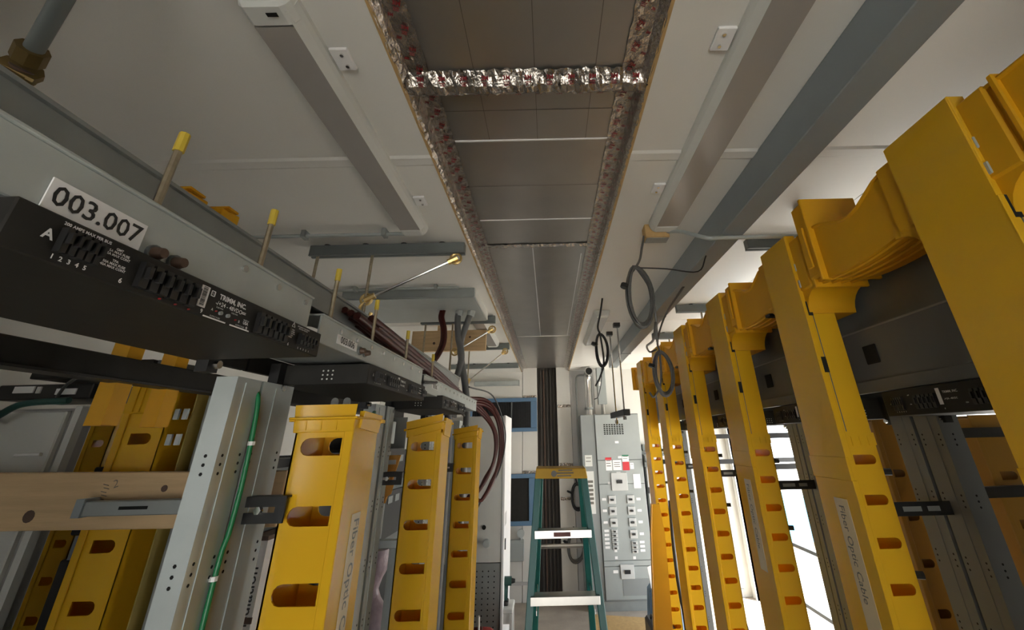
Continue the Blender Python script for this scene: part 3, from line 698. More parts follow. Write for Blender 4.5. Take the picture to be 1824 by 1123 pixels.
    if txt:
        zc = z_cover or zt - .33
        xx = xo + .0055 * sg; rd = -Z; up = Y if sg > 0 else -Y
        lb = t.part('cover_label', MB().box(min(xx, xx + .0006 * sg), max(xx, xx + .0006 * sg), (ya + yb) / 2 - .016, (ya + yb) / 2 + .03, zc - .21, zc + .13), M['labelfilm'], cov)
        m = MB(); m.mesh(text('Fiber Optic Cable', .036, 'LEFT', .0003), (xx + .0012 * sg, (ya + yb) / 2 + .010, zc + .12), rd, up)
        t.part('lettering', m, 'greytext', cov)
    return t
M['labelfilm'] = mat('pale label film', (.62, .50, .30), .4, 0, .03)
sl = [1.945 - .1365 * k for k in range(13)]
G = 'yellow fiber ducts in the left row'
duct('largest yellow slotted duct of the left row, Fiber Optic Cable on its aisle side', -.585, -.455, 1.03, 1.165, 2.003, sl, .71, .038, group=G)
duct('second yellow slotted duct of the left row with an empty tilted collar', -.582, -.447, 1.84, 1.975, 1.995, [z - .012 for z in sl], .69, .034, group=G, tilt=.028, txt=False, tabs=False)
duct('third yellow slotted duct of the left row beside the maroon cables', -.578, -.446, 2.74, 2.885, 1.985, [z - .022 for z in sl], .69, .034, group=G, tilt=.02, txt=False, tabs=True)
# brackets between rack and duct
def bracket(label, xa, xb_, y, za, zb, group='black slotted duct brackets'):
    t = Thing('duct_bracket', label, 'bracket', ((xa + xb_) / 2, y, za), group)
    w = xb_ - xa
    pl = plate([(xa, za), (xb_, za), (xb_, zb), (xa, zb)], [slot_poly(xa + w * .35, xa + w * .85, (za + zb) / 2, (zb - za) * .22)], .005)
    t.part('plate', MB().mesh(pl, (0, y, 0), X, Z), 'black')
    t.part('flange', MB().box(xa, xb_, y, y + .03, zb - .004, zb), 'black')
    t.part('bolt', MB().cyl((xa + w * .62, y - .012, (za + zb) / 2), (xa + w * .62, y - .002, (za + zb) / 2), .008, 6), 'chrome')
    t.part('wing_nut', MB().cyl((xa + w * .02, y - .014, (za + zb) / 2 + .004), (xa + w * .02, y - .002, (za + zb) / 2 + .004), .010, 8).tube([(xa - .012 + w * .0, y - .012, (za + zb) / 2 - .006), (xa + w * .02, y - .012, (za + zb) / 2 + .006), (xa + .016, y - .012, (za + zb) / 2 + .012)], .004, 6), 'chrome')
bracket('black slotted bracket joining the nearest rack uprights to the largest duct', -.702, -.565, 1.012, 1.80, 1.85)
bracket('black slotted bracket at the second left duct in front of the orange envelope', -.72, -.575, 1.80, 1.80, 1.845)
bracket('black slotted bracket at the third duct of the left row', -.70, -.57, 2.70, 1.785, 1.83)
# ---------------------------------------------------------------- behind the left row
t = Thing('lumber_plank', 'long pine plank lying across behind the nearest left rack', 'plank', (-1.4, 1.22, 1.77))
t.part('board', MB().hexa([(-2.45, 1.20, 1.778), (-.685, 1.20, 1.764), (-.685, 1.24, 1.764), (-2.45, 1.24, 1.778)], [(-2.45, 1.20, 1.914), (-.685, 1.20, 1.888), (-.685, 1.24, 1.888), (-2.45, 1.24, 1.914)]), 'wood', bevel=.002)
m = MB(); m.mesh(text('2', .03, bold=-.0003), (-1.118, 1.1988, 1.868), Vector((.9, 0, .3)), Vector((-.3, 0, .9)))
for k in range(5): m.bar((-1.150 + .004 * (k % 2), 1.1990, 1.868 - .008 * k), (-1.136 + .004 * (k % 2), 1.1990, 1.865 - .008 * k), .0018, .0012)
t.part('pencil_mark', m, 'greytext')
for (kx, kz, kr) in ((-1.31, 1.80, .014), (-.99, 1.855, .008)): t.part('knot', MB().cyl((kx, 1.2, kz), (kx, 1.199, kz), kr, 12), 'rust')
t.part('support_leg', MB().box(-2.42, -2.36, 1.242, 1.28, 0, 1.90), 'wood')
t = Thing('cross_strut', 'short flat grey strut in front of the long pine plank', 'strut', (-.92, 1.17, 1.80))
t.part('channel', MB().box(-1.14, -.74, 1.155, 1.185, 1.802, 1.834), 'galv_dark', bevel=.002)
t.part('end_tab', MB().box(-1.155, -1.135, 1.15, 1.19, 1.800, 1.84), 'beam')
t.part('slot', MB().box(-1.05, -.98, 1.1545, 1.156, 1.815, 1.822).box(-.9, -.83, 1.1545, 1.156, 1.815, 1.822), 'hole')
t = Thing('insulation_carton', 'narrow white board lettered Wall Insulation standing behind the largest duct', 'carton', (-.743, 1.30, 0))
t.part('board', MB().box(-.765, -.725, 1.25, 1.40, 0, 1.732), 'white')
m = MB(); m.mesh(text('Wall Insulation', .036, 'LEFT', .0004), (-.745, 1.2485, 1.455), Z, -X)
t.part('lettering', m, 'text')
t.part('edge_wrap', MB().box(-.767, -.723, 1.246, 1.402, 1.728, 1.738), 'rust'); t.part('strap', MB().box(-.767, -.723, 1.2465, 1.2495, 1.560, 1.572), 'rust')
# second row: header bar, ducts, racks, cabinet
t = Thing('header_bar', 'dark steel bar running along the second row behind the nearest fuse panel', 'steel bar', (-1.0, 1.4, 2.1))
t.part('bar', MB().box(-1.03, -.99, .3, 3.0, 2.098, 2.148), 'blackbox', bevel=.002)
t.part('lip', MB().box(-1.03, -.98, .3, 3.0, 2.093, 2.098), 'black')
sl2 = [1.976 - .131 * k for k in range(14)]
def row2_duct(label, xa, xb_, ya, yb, zt, mt='yellow'):
    t = duct(label, xa, xb_, ya, yb, zt, [z for z in sl2], .50, .030, cover_right=False, group='yellow fiber ducts of the second row', mt=mt, cap=None, tabs=False, txt=False)
    t.part('head_cover', MB().box(xa - .005, xb_ + .004, ya - .008, yb + .004, zt - .20 + .07, zt), mt, bevel=.003)
    t.part('head_rib', MB().box(xa + .018, xa + .026, ya - .012, ya - .007, zt - .125, zt).box(xa + .04, xa + .045, ya - .012, ya - .007, zt - .125, zt).box(xb_ - .02, xb_ - .01, ya - .012, ya - .007, zt - .125, zt), mt)
    for z in (2.045, 1.975):
        for dx in (.016, .042): t.part('clip', MB().box(xb_ + .0 + dx - .007, xb_ + dx + .007, ya + .01, ya + .016, z - .018, z + .012), 'galv')
    return t
row2_duct('bright yellow slotted duct seen through the nearest rack above and below the pine plank', -1.255, -1.13, 1.30, 1.42, 2.175)
row2_duct('shaded yellow slotted duct farther behind the bright one in the second row', -2.165, -2.06, 2.10, 2.22, 2.21)
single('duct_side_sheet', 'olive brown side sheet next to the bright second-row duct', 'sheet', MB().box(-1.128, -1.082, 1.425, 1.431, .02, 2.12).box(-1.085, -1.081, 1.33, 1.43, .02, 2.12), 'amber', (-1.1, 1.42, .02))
GR = 'grey racks of the second row'
rack(1.36, 2.12, .06, .06, 2.1, 'grey rack of the second row beside the bright second-row duct', -1.07, -1.02, 1, 'galv_dark', GR)
rack(2.16, 2.92, .06, .06, 2.1, 'grey rack of the second row, next one beyond', -1.07, -1.02, 1, 'galv_dark', GR)
t = Thing('equipment_cabinet', 'pale grey cabinet at the far left with a white pull handle', 'cabinet', (-1.9, 1.7, 0))
t.part('body', MB().box(-2.15, -1.652, 1.52, 1.60, .05, 2.085), 'wallgrey', bevel=.006)
t.part('door', MB().box(-2.14, -1.655, 1.50, 1.52, .08, 2.075), 'offwhite', bevel=.004)
t.part('handle', MB().box(-1.76, -1.675, 1.488, 1.50, 1.935, 1.945), 'white', bevel=.002)
t.part('frame_post', MB().box(-1.635, -1.612, 1.505, 1.53, .0, 2.09), 'offwhite')
t.part('base', MB().box(-2.15, -1.652, 1.52, 1.60, 0, .05), 'black')
for i, (xa, xb_, za, zb, s) in enumerate(((-1.93, -1.60, 2.115, 2.165, 'lower'), (-1.84, -1.42, 2.185, 2.245, 'upper'))):
    t = Thing('power_module', 'black power module with white tags at the far left, %s of the two' % s, 'module', ((xa + xb_) / 2, 1.55, za))
    t.part('case', MB().box(xa, xb_, 1.50, 1.72, za, zb), 'black', bevel=.003)
    t.part('tag', MB().box(xa + .06, xa + .13, 1.496, 1.501, zb - .028, zb - .006), 'white')
    t.part('tag', MB().box(xa + .21, xa + .28, 1.496, 1.501, zb - .036, zb - .016), 'white')
    t.part('tag', MB().box(xa + .14, xa + .155, 1.496, 1.501, zb - .03, zb - .008), 'offwhite')
    t.part('bracket', MB().box(xb_, xb_ + .03, 1.52, 1.70, za, zb), 'ledrod')
wire('cable', 'thin grey cable looping up between the two power modules', 'cable', [(-1.70, 1.49, 2.12), (-1.66, 1.47, 2.16), (-1.60, 1.46, 2.20), (-1.585, 1.46, 2.225)], .005, 'steelcable')
wire('cable', 'dark teal cable curving across the top of the pale grey cabinet', 'cable', [(-1.95, 1.45, 2.01), (-1.84, 1.45, 2.05), (-1.76, 1.45, 2.095), (-1.62, 1.46, 2.105)], .011, 'teal')
for k in range(2):
    x = -1.515 + .055 * k
    t = Thing('connector', 'small grey plug on the rack behind the fuse panel, %s of the pair' % ('first' if k == 0 else 'second'), 'connector', (x, 1.48, 2.20))
    t.part('shell', MB().box(x - .020, x + .020, 1.452, 1.5005, 2.195 - k * .012, 2.240 - k * .012), 'galv', bevel=.003)
    t.part('tail', MB().cyl((x, 1.475, 2.196 - k * .012), (x, 1.475, 2.15), .008, 8), 'black')
ct = 0
for (ya, yb, nm) in ((1.43, 2.05, 'nearest'), (2.23, 2.85, 'middle'), (2.97, 3.60, 'farthest')):
    for k, (za, zb) in enumerate(((1.72, 1.90), (1.40, 1.66), (1.05, 1.34), (.60, 1.0), (.10, .55))):
        t = Thing('rack_chassis', 'black chassis in the %s second-row rack, %s from the top' % (nm, ('first', 'second', 'third', 'fourth', 'fifth')[k]), 'chassis', (-1.2, (ya + yb) / 2, za))
        t.part('case', MB().box(-1.42, -1.05, ya, yb, za, zb), 'blackbox', bevel=.004)
        t.part('support_rail', MB().box(-1.40, -1.06, ya, yb, za - .06 if k < 4 else .0, za - .001), 'ledrod')
        t.part('faceplate', MB().box(-1.05, -1.044, ya - .005, yb + .005, za, zb), 'black')
        for q in range(4): t.part('port', MB().box(-1.044, -1.040, ya + .06 + .13 * q, ya + .14 + .13 * q, zb - .07, zb - .03), 'galv_dark' if (q + k) % 2 else 'board')
t = Thing('orange_envelope', 'folded orange paper hanging behind the bracket of the second duct', 'paper', (-.71, 1.95, 1.78))
t.part('sheet', MB().hexa([(-.74, 1.95, 1.735), (-.69, 1.96, 1.72), (-.685, 1.965, 1.72), (-.735, 1.955, 1.735)], [(-.735, 1.95, 1.90), (-.64, 1.96, 1.90), (-.64, 1.965, 1.90), (-.73, 1.955, 1.90)]), 'tape_orange')
t.part('flap', MB().hexa([(-.70, 1.945, 1.73), (-.66, 1.945, 1.755), (-.66, 1.95, 1.755), (-.70, 1.95, 1.73)], [(-.71, 1.945, 1.80), (-.65, 1.945, 1.80), (-.65, 1.95, 1.80), (-.71, 1.95, 1.80)]), 'tape_orange')
t.part('sticker', MB().box(-.695, -.655, 1.943, 1.949, 1.865, 1.882), 'offwhite')
t = Thing('shelf_bar', 'grey crossbar low behind the second duct of the left row', 'bar', (-.78, 2.0, 1.56))
t.part('bar', MB().box(-.95, -.62, 2.0, 2.03, 1.555, 1.585), 'galv', bevel=.002)
t.part('foot', MB().box(-.93, -.90, 2.0, 2.03, 0, 1.555).box(-.66, -.63, 2.0, 2.03, 0, 1.555), 'galv_dark')
t = Thing('plastic_bag', 'crumpled pinkish clear plastic bag under the grey crossbar', 'bag', (-.76, 2.06, 1.3))
m = MB(); vs = []; fs = []; n = 12
for j in range(13):
    for i in range(n):
        a = 2 * math.pi * i / n; r = .07 + .03 * math.sin(j * .7) + random.random() * .014
        vs.append((-.76 + r * math.cos(a) * 1.0 - (j - 6) * .006, 2.10 + r * .6 * math.sin(a), 1.20 + j * .028))
for j in range(12):
    for i in range(n): fs.append((j * n + i, j * n + (i + 1) % n, (j + 1) * n + (i + 1) % n, (j + 1) * n + i))
fs.append(tuple(reversed(range(n)))); fs.append(tuple(12 * n + i for i in range(n)))
t.part('film', m.add(vs, fs), 'pinkplastic', smooth=True, ang=60)
t.part('knot', MB().cyl((-.79, 2.10, 1.53), (-.79, 2.10, 1.557), .018, 8, .03), 'pinkplastic')
# equipment shelf behind duct 2
t = Thing('patch_shelf', 'cluttered patch shelf with silver ports between the first and second ducts', 'shelf', (-.80, 1.9, 1.98))
t.part('tray', MB().box(-.95, -.68, 1.93, 2.12, 1.915, 1.925), 'black')
for k in range(4): t.part('port', MB().box(-.78 + .025 * k, -.762 + .025 * k, 1.92, 1.99, 1.935 + .01 * (k % 2), 2.035), 'galv' if k % 2 else 'ledrod', bevel=.002)
t.part('back_plate', MB().box(-.95, -.68, 2.12, 2.125, 1.915, 2.06), 'galv_dark')
t.part('upright_strap', MB().box(-.96, -.945, 1.93, 2.12, .05, 2.06), 'black')
# ---------------------------------------------------------------- cables at the end of the left row
t = Thing('flexible_conduit', 'grey flexible conduit dropping from the pull box, farther from the trough', 'conduit', (-.67, 3.04, 2.86), 'grey flexible conduits')
t.part('hose', MB().tube(smooth_path([(-.665, 3.05, 2.87), (-.675, 3.04, 2.80), (-.660, 3.03, 2.66), (-.625, 3.02, 2.50), (-.66, 3.0, 2.30), (-.685, 2.98, 2.15), (-.67, 2.97, 1.9), (-.67, 2.97, 1.0), (-.67, 2.97, .02)], 8), .024, 12), 'greycable', smooth=True)
t.part('fitting', MB().cyl((-.665, 3.05, 2.866), (-.67, 3.048, 2.82), .03, 12), 'galv')
t = Thing('flexible_conduit', 'grey flexible conduit dropping from the pull box, nearer the trough', 'conduit', (-.58, 3.06, 2.86), 'grey flexible conduits')
t.part('hose', MB().tube(smooth_path([(-.575, 3.06, 2.87), (-.60, 3.05, 2.78), (-.64, 3.04, 2.62), (-.625, 3.03, 2.48), (-.585, 3.02, 2.30), (-.562, 3.0, 2.12), (-.56, 2.98, 1.9), (-.57, 2.98, 1.0), (-.57, 2.98, .02)], 8), .024, 12), 'greycable', smooth=True)
t.part('fitting', MB().cyl((-.575, 3.06, 2.866), (-.585, 3.056, 2.82), .03, 12), 'galv')
paths = []
for k in range(9):
    dx, dz = .020 * (k % 3), .016 * (k // 3)
    e = k / 8; gA = k % 2       # every other cable turns down sooner, on the inside of the bend
    p = [(-.56 - dx, 1.18 + .05 * (k % 4), 2.295 + dz * .6), (-.545 - dx, 1.5, 2.262 + dz), (-.55 - dx, 2.1, 2.235 + dz), (-.575 - dx, 2.75, 2.21 + dz), (-.58 - dx * .5, 3.10, 2.20 + dz)]
    if gA: p += [(-.50 + .01 * e, 3.24, 2.13 + dz), (-.425 + .02 * e, 3.31, 2.03), (-.40 + .015 * e, 3.32, 1.92), (-.41, 3.32, 1.80), (-.45 - .02 * e, 3.30, 1.70), (-.51, 3.28, 1.62), (-.62, 3.25, 1.5), (-.62 - .006 * k, 3.24, .05)]
    else: p += [(-.48 + .02 * e, 3.24, 2.19 + dz), (-.40 + .025 * e, 3.31, 2.11), (-.365 + .02 * e, 3.33, 1.97), (-.37 + .015 * e, 3.33, 1.82), (-.41 - .01 * e, 3.31, 1.68), (-.48, 3.28, 1.57), (-.60, 3.25, 1.47), (-.62 - .006 * k, 3.24, .05)]
    paths.append(p)
names = ('lowest inner', 'lowest middle', 'lowest outer', 'mid-height inner', 'centre of the bundle', 'mid-height outer', 'top inner', 'top middle', 'top outer')
for k, p in enumerate(paths):
    wire('power_cable', 'maroon cable swinging out past the third duct, %s' % names[k], 'cable', p, .0105 if k % 3 else .0125, 'maroon', 8, 6, 'maroon power cables over the left row')
for k in range(2):
    d = .022 * k
    wire('power_cable', 'maroon S-shaped cable rising to the pull box, %s' % ('farther from the foil trough' if k == 0 else 'nearer the foil trough'), 'cable', [(-.80 + d, 3.03, 2.87), (-.80 + d, 3.0, 2.80), (-.765 + d, 2.96, 2.70), (-.755 + d, 2.92, 2.58), (-.79 + d, 2.86, 2.46), (-.82 + d, 2.7, 2.38), (-.74 + d, 2.45, 2.33), (-.66 + d, 2.1, 2.28), (-.62 + d, 1.7, 2.29)], .0125, 'maroon', 8, 7, 'maroon cables rising to the pull box')
wire('cable', 'thin black cable looping on the outside of the maroon bundle', 'cable', [(-.50, 2.7, 2.26), (-.40, 3.1, 2.24), (-.335, 3.3, 2.05), (-.33, 3.32, 1.90), (-.37, 3.32, 1.74), (-.45, 3.3, 1.62), (-.52, 3.28, 1.5)], .005, 'blackcable')
wire('cable', 'thin black cable drooping below the end of the left header', 'cable', [(-.47, 1.60, 2.155), (-.465, 1.75, 2.17), (-.50, 1.95, 2.19), (-.52, 2.3, 2.14), (-.52, 2.7, 2.09)], .006, 'blackcable')
# ---------------------------------------------------------------- tall cabinet at the back left
t = Thing('tall_cabinet', 'tall off-white cabinet behind the third duct with a grey perforated lower half', 'cabinet', (-.6, 4.6, 0))
t.part('body', MB().box(-.95, -.445, 4.31, 4.95, .98, 2.165), 'offwhite', bevel=.004)
t.part('lower_body', MB().box(-.95, -.448, 4.315, 4.95, .0, .975), 'galv_dark', bevel=.004)
t.part('front_door', MB().box(-.443, -.420, 4.30, 4.95, .06, 2.17), 'white', bevel=.004)
h = MB()
for i in range(5):
    for j in range(22): h.cyl((-.70 + .05 * i, 4.3145, .12 + .038 * j), (-.70 + .05 * i, 4.3165, .12 + .038 * j), .006, 6)
t.part('perforation', h, 'hole', kind='stuff')
t.part('knob', MB().cyl((-.575, 4.31, 1.12), (-.575, 4.28, 1.12), .035, 14, .028), 'galv', smooth=True)
t.part('lock', MB().cyl((-.60, 4.31, 1.24), (-.60, 4.303, 1.24), .018, 12), 'hole')
t.part('door_label', MB().box(-.42, -.4185, 4.36, 4.5, 1.24, 1.34), 'wallgrey')
t.part('door_latch', MB().box(-.42, -.412, 4.36, 4.40, 1.06, 1.14), 'black')
t = Thing('plastic_stool', 'white plastic step stool at the foot of the tall cabinet', 'stool', (-.36, 4.42, 0))
t.part('seat', MB().box(-.47, -.34, 4.32, 4.55, .62, .655), 'offwhite', bevel=.006)
for (x, y) in ((-.465, 4.33), (-.36, 4.33), (-.465, 4.53), (-.36, 4.53)): t.part('leg', MB().hexa([(x - .02, y - .02, 0), (x + .02, y - .02, 0), (x + .02, y + .02, 0), (x - .02, y + .02, 0)], [(x - .005, y - .012, .62), (x + .015, y - .012, .62), (x + .015, y + .012, .62), (x - .005, y + .012, .62)]), 'offwhite')
t.part('apron', MB().box(-.46, -.35, 4.335, 4.345, .55, .62), 'offwhite')
t = Thing('cordless_drill', 'dark green cordless drill standing on the white stool', 'drill', (-.40, 4.42, .655))
t.part('battery', MB().box(-.435, -.385, 4.38, 4.46, .655, .69), 'black', bevel=.006)
t.part('grip', MB().bar((-.41, 4.42, .69), (-.405, 4.42, .79), .032, .04, Y), 'teal')
t.part('motor_body', MB().cyl((-.43, 4.42, .82), (-.36, 4.42, .82), .035, 12), 'teal', smooth=True)
t.part('chuck', MB().cyl((-.36, 4.42, .82), (-.33, 4.42, .82), .022, 10, .014), 'black', smooth=True)
t = Thing('red_sheeting', 'heap of dark red plastic sheeting on the floor by the white stool', 'sheeting', (-.50, 3.65, 0))
m = MB(); vs = []; fs = []; nu, nv = 22, 10
for j in range(nv + 1):
    for i in range(nu):
        a = 2 * math.pi * i / nu; q = j / nv; r = .20 * math.cos(q * math.pi / 2) ** .6 + .006
        vs.append((-.50 + r * math.cos(a) * (1 + .18 * math.sin(5 * a + 3 * q)), 3.65 + r * math.sin(a) * (1 + .15 * math.cos(4 * a)), .70 * math.sin(q * math.pi / 2) * (1 + .07 * math.sin(3 * a)) + random.random() * .018 * (j > 0)))
for j in range(nv):
    for i in range(nu): fs.append((j * nu + i, j * nu + (i + 1) % nu, (j + 1) * nu + (i + 1) % nu, (j + 1) * nu + i))
fs.append(tuple(nv * nu + i for i in range(nu))); m.add(vs, fs)
t.part('fold', m, 'redbag', smooth=True, ang=50)
wire('cable', 'pale thin cable hanging down beside the third duct to the red sheeting', 'cable', [(-.43, 3.0, 1.02), (-.44, 3.1, .86), (-.45, 3.2, .76), (-.41, 3.3, .62), (-.38, 3.3, .5)], .006, 'offwhite')
for (xa, xb_, lab) in ((-1.15, -.66, 'added black light-blocking box behind the camera, left side'), (1.22, 1.75, 'added black light-blocking box behind the camera, right side')):  # unseen boxes added to stop doorway light spreading to the sides
    t = Thing('light_blocker', lab, 'cabinet', ((xa + xb_) / 2, -.7, 0))
    t.part('body', MB().box(xa, xb_, -1.3, -.1, 0, 2.15), 'blackbox', bevel=.006)
    t.part('door', MB().box(xb_, xb_ + .02, -1.28, -.12, .05, 2.12) if xa < 0 else MB().box(xa - .02, xa, -1.28, -.12, .05, 2.12), 'black', bevel=.004)
# ================================================================== LADDER
t = Thing('step_ladder', 'green fiberglass step ladder with a yellow top cap standing in the aisle', 'ladder', (.06, 2.75, 0))
cx = .0605
t.part('top_cap', MB().hexa([(-.088, 2.62, 1.745), (.209, 2.62, 1.740), (.212, 2.80, 1.740), (-.09, 2.80, 1.745)], [(-.080, 2.63, 1.797), (.201, 2.63, 1.792), (.203, 2.79, 1.795), (-.082, 2.79, 1.80)]), 'ladderyel', bevel=.004)
m = MB(); m.cyl((.02, 2.6225, 1.768), (.02, 2.621, 1.768), .016, 14); 
for k in range(3): m.quad((.085 - .004 * k, 2.6225, 1.784 - .014 * k), X, Z, .08 + .02 * (k == 1), .006)
t.part('cap_print', m, 'greytext')
def rail(sg, xt, xb_, yt, yb, zt, nm='rail'):
    w = .018; d = .05; lo = [(xb_ - w, yb - d / 2, 0), (xb_ + w, yb - d / 2, 0), (xb_ + w, yb + d / 2, 0), (xb_ - w, yb + d / 2, 0)]
    hi = [(xt - w, yt - d / 2, zt), (xt + w, yt - d / 2, zt), (xt + w, yt + d / 2, zt), (xt - w, yt + d / 2, zt)]
    r = t.part(nm, MB().hexa(lo, hi), 'fibreglass', bevel=.003)
    t.part('rubber_foot', MB().box(xb_ - .03, xb_ + .03, yb - .04, yb + .04, 0, .03), 'black', r)
rail(-1, -.070, -.215, 2.66, 2.45, 1.748); rail(1, .190, .335, 2.66, 2.45, 1.743)
rail(-1, -.060, -.17, 2.78, 3.55, 1.745, 'rear_rail'); rail(1, .180, .29, 2.78, 3.55, 1.742, 'rear_rail')
for z in (1.500, 1.226, .96, .68, .40, .13):
    q = (1.745 - z) / 1.745; y = 2.66 - .21 * q; xa = -.07 - .145 * q; xb_ = .19 + .145 * q
    s = t.part('step', MB().box(xa, xb_, y - .045, y + .04, z - .006, z).box(xa, xb_, y - .047, y - .044, z - .034, z + .002), 'alu', bevel=.001)
    if z > 1.4: t.part('warning_sticker', MB().box(.01, .10, y - .0485, y - .0468, z - .026, z - .006), 'grime', s)
for z in (1.36, .80, .35):
    q = (1.745 - z) / 1.745; y = 2.78 + .77 * q
    t.part('rear_brace', MB().cyl((-.06 - .11 * q - .04, y, z), (.18 + .11 * q, y, z), .012, 8), 'alu', smooth=True)
t.part('spreader', MB().bar((-.085, 2.6, 1.15), (-.09, 3.02, 1.15), .004, .02), 'alu')
t.part('spreader', MB().bar((.21, 2.6, 1.15), (.22, 3.02, 1.15), .004, .02), 'alu')
# ================================================================== BACK WALL THINGS
def wall_grille(label, xa, xb_, za, zb, fw, fr, mull=True, fine=True):
    t = Thing('wall_grille', label, 'grille', ((xa + xb_) / 2, YB, za), 'blue framed wall grilles')
    y = YB - .05
    for (a, b_, c, d) in ((xa, xb_, zb - fw, zb), (xa, xb_, za, za + fw), (xa, xa + fw, za + fw, zb - fw), (xb_ - fr, xb_, za + fw, zb - fw)):
        t.part('frame', MB().box(a, b_, y, YB, c, d), 'blue', bevel=.004)
    t.part('backing', MB().box(xa + fw, xb_ - fr, YB - .012, YB - .002, za + fw, zb - fw), 'grille')
    if fine:
        x = xa + fw + .012
        while x < xb_ - fr:
            t.part('louver', MB().box(x, x + .005, y + .012, YB - .012, za + fw, zb - fw), 'grille'); x += .022
    if mull: t.part('mullion', MB().box(-.575, -.56, y + .006, YB - .01, za + fw, zb - fw), 'ledrod')
    if not fine:
        t.part('screen', MB().box(xa + fw, xb_ - fr, y + .02, y + .024, za + fw, zb - fw), 'blackbox')
wall_grille('blue framed louvered wall grille high on the back wall', -1.22, -.182, 2.055, 2.535, .055, .095)
wall_grille('blue framed dark wall opening cover low on the back wall', -1.12, -.205, .86, 1.495, .055, .105, False, False)
t = Thing('wall_meter', 'small grey box with a round dial on the back wall left of the ladder', 'meter', (-.5, YB, .4))
t.part('box', MB().box(-.62, -.38, YB - .07, YB, .46, .70), 'board', bevel=.006)
t.part('dial', MB().cyl((-.42, YB - .07, .78), (-.42, YB - .10, .78), .05, 16), 'galv', smooth=True)
t.part('pipe', MB().cyl((-.42, YB - .04, .70), (-.42, YB - .04, .78), .02, 10).cyl((-.78, YB - .035, .66), (-.62, YB - .035, .66), .012, 8), 'galv', smooth=True)
t = Thing('surface_light', 'slim grey strip fitting high on the back wall behind the conduits', 'light', (-.75, YB - .05, 2.7))
t.part('body', MB().box(-1.15, -.46, YB - .09, YB, 2.72, 2.79), 'galv', bevel=.01)
t.part('end_cap', MB().box(-.465, -.45, YB - .092, YB, 2.715, 2.795), 'board')
def coil_pts(c, rx, rz, turns, jit, n=26, phase=0., ay=.012):
    pts = []
    for i in range(int(turns * n) + 1):
        a = 2 * math.pi * i / n + phase; k = 1 - jit * .5 + jit * .5 * math.sin(i * .23)
        q = int(i / n); pts.append((c[0] + rx * (k + .10 * math.sin(q * 2.1)) * math.sin(a), c[1] + ay * math.sin(i * .31), c[2] + rz * (1 + .08 * math.sin(q * 1.7)) * math.cos(a) * (.9 if math.cos(a) > 0 else 1.05)))
    return pts
def coil(label, c, rx, rz, turns, r, mt, head=(), tail=(), ay=.012, ties=True):
    t = Thing('cable_coil', label, 'cable coil', (c[0], c[1], c[2] + rz), 'coils of cable')
    pts = coil_pts(c, rx, rz, turns, .30, ay=ay)
    t.part('loop', MB().tube(pts, r, 6), mt, smooth=True, ang=80)
    if head: t.part('lead', MB().tube(smooth_path(list(head) + [pts[0]], 6), r, 6), mt, smooth=True, ang=80)
    if tail: t.part('tail', MB().tube(smooth_path([pts[-1]] + list(tail), 6), r, 6), mt, smooth=True, ang=80)
    if ties: t.part('tie', MB().cyl((c[0] - rx - .004, c[1], c[2] + .2 * rz), (c[0] - rx + .004, c[1], c[2] + .2 * rz + .02), r * 3.2, 8), 'black')
coil('dark cable coil on the back wall framed by the top of the ladder', (.375, YB - .06, 1.21), .105, .16, 4, .014, 'blackcable', head=((.36, YB - .05, 1.42),))
coil('dark cable coil on the back wall behind the lower ladder steps', (.31, YB - .06, .62), .12, .17, 4, .012, 'steelcable', head=((.30, YB - .05, .84),))
coil('large hanging coil of grey cable below the right strip light', (.447, 1.90, 2.585), .064, .152, 5, .0062, 'steelcable', head=((.50, 1.87, 2.88), (.485, 1.88, 2.82), (.47, 1.89, 2.76)), tail=((.50, 1.9, 2.62), (.515, 1.9, 2.50), (.52, 1.95, 2.36)))
coil('small hanging cable loop by the far strip light', (.388, 3.0, 2.54), .046, .115, 2, .0075, 'blackcable', head=((.425, 3.0, 2.92), (.40, 3.0, 2.80), (.375, 3.0, 2.70)), tail=((.40, 3.0, 2.45), (.37, 3.0, 2.35), (.33, 3.0, 2.28)), ties=True)
coil('hanging coil of grey-brown cable in front of the farthest yellow ducts', (.81, 3.0, 2.37), .070, .150, 5, .0075, 'steelcable', head=((.845, 2.4, 2.79), (.80, 2.7, 2.70), (.79, 2.95, 2.58)), tail=((.79, 3.0, 2.30), (.73, 3.0, 2.20), (.70, 3.0, 2.23)))
wire('cable', 'thin cable looped from the large hanging coil down to the coil by the yellow ducts', 'cable', [(.51, 1.9, 2.44), (.515, 2.0, 2.38), (.60, 2.5, 2.45), (.70, 2.85, 2.48), (.78, 2.98, 2.52)], .006, 'steelcable')
single('cable_stay', 'thin cable stay from the large hanging coil across to the raceway', 'stay', MB().tube(smooth_path([(.45, 1.9, 2.72), (.60, 1.9, 2.71), (.76, 1.92, 2.70), (.82, 1.93, 2.79)], 5), .0035, 6), 'blackcable', (.45, 1.9, 2.72), smooth=True)
